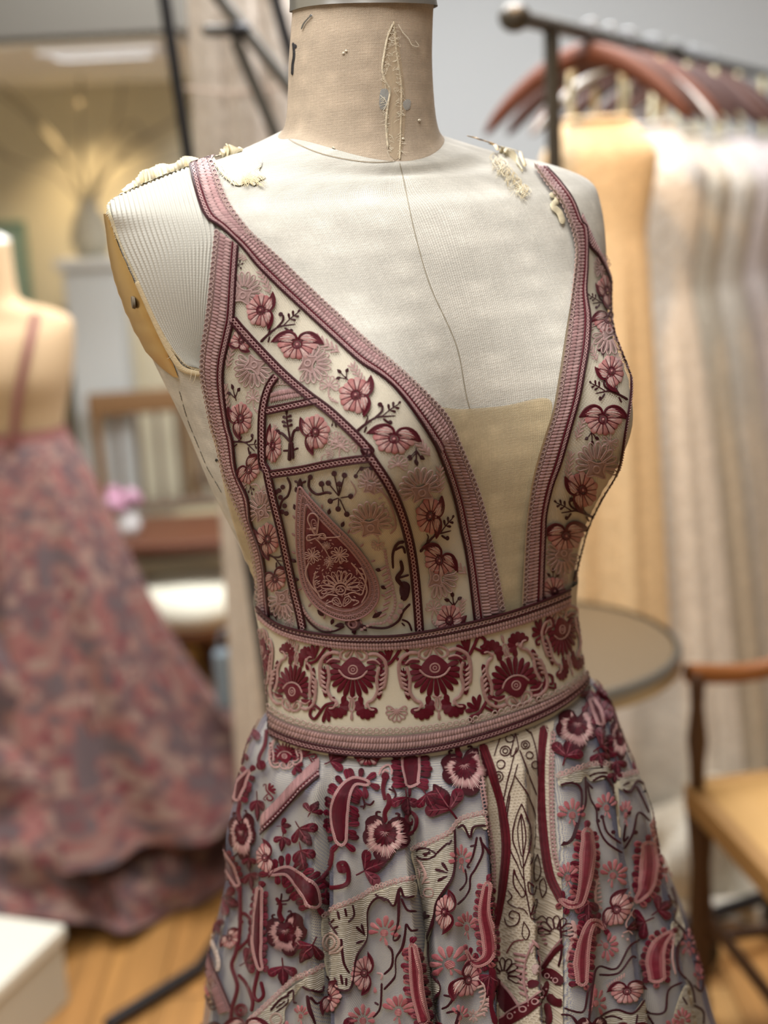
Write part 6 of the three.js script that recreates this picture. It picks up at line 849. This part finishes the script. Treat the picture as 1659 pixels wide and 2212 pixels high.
{ // far dress form and its gown with a train
  const X = -.82, Z = -3.1, t = thing('dress_form', 'plain tan dress form standing on the white plinth at the left edge', 'dress form', [X, 0, Z]); const tan = flat(0xbda27e, .8);
  const prof = [[.97, .125, .10], [1.0, .122, .095], [1.06, .135, .105], [1.12, .152, .125], [1.17, .162, .12], [1.22, .168, .10], [1.25, .165, .075], [1.27, .135, .065], [1.285, .085, .06], [1.30, .058, .056], [1.34, .052, .052], [1.42, .05, .05]];
  part('torso', gridMesh(60, 50, (u, v) => { const r = rowAt(prof, v), th = u * 6.2832; return V3(Math.cos(th) * r[1], r[0], Math.sin(th) * r[2]); }, true), tan, t); part('neck_cap', lathe([[0, 1.44], [.03, 1.438], [.05, 1.425], [.05, 1.41], [0, 1.41]], 0, 0, 0, 30), flat(0xdedad0, .6), t); part('stand_pole', bar([0, .16, 0], [0, 1.0, 0], .018), blackMetal, t);
  const g = thing('gown', 'blurred pink floral gown with thin straps and a long train, on the far dress form', 'gown', [X, 0, Z]);
  const pat = noiseTex(256, 256, (u, v) => { const n = vnoise(u * 9, v * 9, 9), m = vnoise(u * 15 + 5, v * 15, 15), q = vnoise(u * 24, v * 24 + 3, 24); const mix = (c, d, k) => c.map((v, i) => lerp(v, d[i], k)); let c = [.64, .51, .48]; c = mix(c, [.66, .47, .45], sstep(.5, .7, n)); c = mix(c, [.50, .41, .42], sstep(.42, .26, n)); c = mix(c, [.70, .62, .58], sstep(.58, .74, m)); c = mix(c, [.56, .34, .36], sstep(.68, .8, q)); c = mix(c, [.47, .43, .45], sstep(.34, .2, m)); return c; }, true);
  const pat2 = flat(0xc2b2ae, .85, { map: rep(pat, 3, 3) }), strap = flat(0x8c5a55, .8);
  const S = [[1.005, .128, .104], [.96, .15, .13], [.85, .185, .17], [.70, .22, .22], [.5, .27, .29], [.3, .34, .37], [.17, .42, .44]];
  part('gown_skirt', gridMesh(160, 60, (u, v) => { const r = rowAt(S, v), th = u * 6.2832, f = 1 + v * (.07 * Math.sin(th * 9 + 1.5 * v) + .04 * Math.sin(th * 17)); const sweep = Math.pow(v, 2.2) * (.5 + .5 * Math.cos(th + .1)); return V3(Math.cos(th) * r[1] * f + sweep * .12, r[0], Math.sin(th) * r[2] * f); }, true, (u, v) => [u * 1.6, v]), pat2, g);
  // the train sweeps over the plinth and the floor towards the right
  const near = [[-.10, .175, .62], [.11, .10, .50], [.24, .03, .43], [.38, .02, .32], [.51, .02, .12], [.66, .03, -.14]], far = [[-.15, .62, .34], [.10, .60, .20], [.22, .52, .08], [.34, .40, -.05], [.48, .26, -.2], [.66, .10, -.42]];
  part('gown_train', gridMesh(90, 40, (u, v) => { const a = rowAt(near, u), b = rowAt(far, u), s = Math.pow(v, .8), f = .022 * Math.sin(u * 34 + 5 * v) + .018 * Math.sin(u * 19 - v * 7) + .012 * Math.sin(v * 23 + u * 9); return V3(lerp(a[0], b[0], v), Math.max(.012, lerp(a[1], b[1], Math.pow(v, 1.25)) + f * (.3 + v)), lerp(a[2], b[2], v) + f); }, false, (u, v) => [u * 1.1, v * .6]), pat2, g);
  for (const [x0, x1] of [[.085, .04], [-.085, -.02]]) part('gown_strap', tube([[x0 + .02, 1.268, .06], [x0 + .008, 1.2, .112], [(x0 + x1) / 2, 1.1, .125], [x1, 1.0, .112]], .009, 30, 6), strap, g);
  part('gown_waistband', gridMesh(60, 4, (u, v) => { const th = u * 6.2832; return V3(Math.cos(th) * .131, lerp(.985, 1.02, v), Math.sin(th) * .108); }, true), strap, g);
}
{ // white plinth
  const a = onY(0, 2129, .16), b = onY(142, 1996, .16), dir = b.clone().sub(a).setY(0).normalize(), L = 1.3, D = 1.2, turn = Math.atan2(-dir.z, dir.x), left = V3(-dir.z, 0, dir.x).multiplyScalar(dir.x > 0 ? -1 : 1);
  const nrm = V3(dir.z, 0, -dir.x); if (nrm.x > 0) nrm.negate(); const c = b.clone().addScaledVector(dir, -L / 2).addScaledVector(nrm, D / 2);
  const t = thing('plinth', 'low white display plinth under the far pink gown, bottom left', 'plinth', [c.x, 0, c.z], turn); part('plinth_top', box(L, .03, D, 0, .145, 0, .006), flat(0xe2e1d3, .5), t); part('plinth_body', box(L - .012, .13, D - .012, 0, .065, 0, .004), flat(0xc4bfae, .6), t);
}
{ // garment stand with a cream gown, just left of the front gown
  const t = thing('garment_stand', 'dark grey metal garment stand with a black foot, left of the front gown', 'garment stand'), a = onZ(498, 1100, -3.0), b = onY(430, 2090, .02), c = onY(236, 2210, .02);
  part('stand_post', bar([a.x, .03, a.z], [a.x, 1.15, a.z], .016), flat(0x6d6c67, .4, { metalness: .6 }), t); part('stand_arm', bar([a.x, 1.14, a.z], [a.x + .3, 1.14, a.z], .013), flat(0x6d6c67, .4, { metalness: .6 }), t); part('stand_foot', bar([a.x + .03, .02, a.z + .02], [b.x, .02, b.z], .012), blackMetal, t); part('stand_foot', bar([b.x, .02, b.z], [c.x, .02, c.z], .012), blackMetal, t); part('stand_foot', bar([a.x, .02, a.z], [a.x + .22, .02, a.z - .06], .012), blackMetal, t);
  const g = thing('cream_gown', 'cream gown hanging on the grey garment stand, half hidden by the waist', 'gown', [a.x + .17, 0, a.z - .02]); part('gown_cloth', gridMesh(90, 30, (u, v) => { const th = u * 6.2832, f = 1 + .14 * Math.sin(th * 7 + v); return V3(Math.cos(th) * .13 * lerp(.8, 1.15, v) * f, lerp(1.05, .08, v), Math.sin(th) * .06 * f); }, true), clothM(0xd9cdb4, 4), g); part('hanger_loop', tube([[-.05, 1.04, 0], [0, 1.13, 0], [.05, 1.04, 0]], .004, 20, 6), flat(0xc9bf9c, .7), g);
  const q = onZ(497, 1465, -3.05), h = thing('blue_bag', 'small pale blue bag hanging beside the grey stand', 'bag', [q.x, 0, q.z]); part('bag_body', box(.07, .14, .04, 0, q.y, 0, .015), flat(0x8c9ca6, .7), h); part('bag_handle', tube([[-.02, q.y + .065, 0], [-.012, q.y + .11, 0], [.012, q.y + .11, 0], [.02, q.y + .065, 0]], .004, 20, 6), flat(0x7c8c96, .7), h);
}
function spindleChair(x, z, turn, label, cushion) {
  const w = flat(0x80603e, .5), w2 = flat(0x6b5a4c, .55), t = thing('spindle_chair', label, 'chair', [x, 0, z], turn);
  part('seat', box(.42, .035, .42, 0, .44, 0, .012), w2, t); part('cushion', box(.4, .06, .4, 0, .485, 0, .026), flat(cushion, .8), t); part('top_rail', box(.46, .07, .025, 0, .9, -.2, .01), w, t); part('back_rail', box(.42, .035, .022, 0, .58, -.2, .008), w2, t);
  for (const q of [-1, 1]) { part('back_post', bar([q * .2, .44, -.2], [q * .21, .9, -.2], .014), w, t); for (const r of [-1, 1]) part('leg', bar([q * .18, .43, r * .18], [q * .2, .014, r * .2], .014), w2, t); }
  for (let i = 0; i < 6; i++) part('spindle', bar([-.15 + i * .06, .58, -.2], [-.15 + i * .06, .88, -.2], .008), w2, t); return t;
}
{ const p = onZ(360, 900, -4.05); spindleChair(p.x, p.z, .15, 'brown spindle-back chair with a pale cushion, behind the pink gown', 0xd9d4bd); const q = onZ(480, 960, -4.35); spindleChair(q.x, q.z, -.3, 'second spindle-back chair, half hidden behind the linen form', 0xd8cfae); }
function stool(x, z, r, h, label, c) { const t = thing('round_stool', label, 'stool', [x, 0, z]), w = flat(0x5a3212, .5); part('stool_seat', lathe([[0, h], [r * .8, h - .005], [r * .97, h - .03], [r, h - .06], [r * .96, h - .10], [0, h - .11]], 0, 0, 0, 48), flat(c, .75), t); part('seat_ring', lathe([[r * .9, h - .10], [r * .96, h - .11], [r * .94, h - .135], [r * .8, h - .135]], 0, 0, 0, 48), w, t); for (let i = 0; i < 4; i++) { const a = i * 1.571 + .5; part('leg', bar([Math.cos(a) * r * .8, h - .12, Math.sin(a) * r * .8], [Math.cos(a) * r * .95, .014, Math.sin(a) * r * .95], .016), w, t); } }
{ const a = onY(425, 1262, .46); stool(a.x - .02, a.z, .15, .47, 'large white round upholstered stool left of the grey stand', 0xe4e2cf); const b = onY(300, 1200, .44); stool(b.x, b.z, .1, .45, 'smaller cream round stool beside the skirt of the pink gown', 0xd6d2bc); const c = onY(375, 1190, .44); stool(c.x, c.z - .1, .1, .45, 'cream round stool behind the large white stool', 0xcfc7a4); }
{ const a = onZ(310, 1110, -3.85), t = thing('side_table', 'low dark wooden table behind the stools with pink flowers on it', 'table', [a.x, 0, a.z]), w = flat(0x5c3420, .5); part('tabletop', box(.46, .03, .34, .08, a.y - .06, 0, .008), w, t); for (const [x, z] of [[-.12, -.14], [.28, -.14], [-.12, .14], [.28, .14]]) part('leg', bar([x, a.y - .07, z], [x, .014, z], .014), w, t);
  const f = thing('flower_vase', 'small white vase of lilac flowers on the low dark table', 'vase', [a.x - .04, a.y - .045, a.z + .05]); part('vase', lathe([[0, 0], [.03, .0], [.04, .03], [.028, .06], [.03, .075]], 0, 0, 0, 24), flat(0xd6d6d6, .4), f); for (let i = 0; i < 7; i++) { const th = i * .9, r = .035; part('flower', new THREE.IcosahedronGeometry(.022, 1).translate(Math.cos(th) * r * (i ? 1 : 0), .10 + .015 * Math.sin(i * 2), Math.sin(th) * r), flat(i % 2 ? 0xc79cb4 : 0xb78aa0, .8), f); } }
{ // white pedestal, dried branches, teal picture, dark cabinet
  const a = onZ(215, 700, -4.35), t = thing('white_pedestal', 'tall narrow pale pedestal behind the far dress form', 'pedestal', [a.x, 0, a.z]); part('shaft', box(.16, 1.28, .16, 0, .66, 0, .006), flat(0xc3c7c6, .7), t); part('cap', box(.2, .03, .2, 0, 1.315, 0, .006), flat(0xcfd2d0, .7), t); part('foot', box(.2, .04, .2, 0, .02, 0, .006), flat(0xcfd2d0, .7), t);
  const v = thing('branch_vase', 'grey vase with a spray of dried bare branches on the pale pedestal', 'vase', [a.x, 1.33, a.z]); part('vase', lathe([[0, 0], [.045, 0], [.062, .05], [.05, .11], [.026, .15], [.032, .17]], 0, 0, 0, 30), flat(0xbdb8a6, .7), v); const br = flat(0xa39d8a, .9);
  for (let i = 0; i < 12; i++) { const th = rr(-2.9, .35), l = rr(.18, .42), e = rr(.10, .34); const p1 = [Math.cos(th) * l * .35, .17 + e * .5, rr(-.05, .05)], p2 = [Math.cos(th) * l, .17 + e, rr(-.08, .08)]; part('branch', tube([[0, .14, 0], p1, p2, [p2[0] * 1.2, p2[1] + rr(-.04, .1), p2[2]]], .005, 16, 5), br, v); }
  const p = onZ(20, 590, -4.62), f = thing('teal_picture', 'small teal framed picture on the niche wall behind the far form', 'picture', [p.x - .06, p.y, -4.645]); part('frame', mergeGeometries([box(.24, .02, .02, 0, .15, 0), box(.24, .02, .02, 0, -.15, 0), box(.02, .3, .02, -.11, 0, 0), box(.02, .3, .02, .11, 0, 0)]), flat(0x6d8f85, .6), f); part('print', box(.2, .28, .008, 0, 0, -.004, .002), flat(0x9fb8ae, .7), f);
  const q = onZ(160, 800, -4.4), c = thing('dark_cabinet', 'narrow dark cabinet between the far form and the pedestal', 'cabinet', [q.x - .03, 0, q.z - .02]); part('cabinet_body', box(.16, 1.16, .22, 0, .59, 0, .006), flat(0x4e4a3d, .6), c); part('door', box(.14, 1.08, .014, 0, .6, .116, .004), flat(0x57513f, .6), c); part('knob', new THREE.SphereGeometry(.01, 12, 8).translate(.05, .62, .13), M.steel, c);
}
renderer.render(scene, camera);
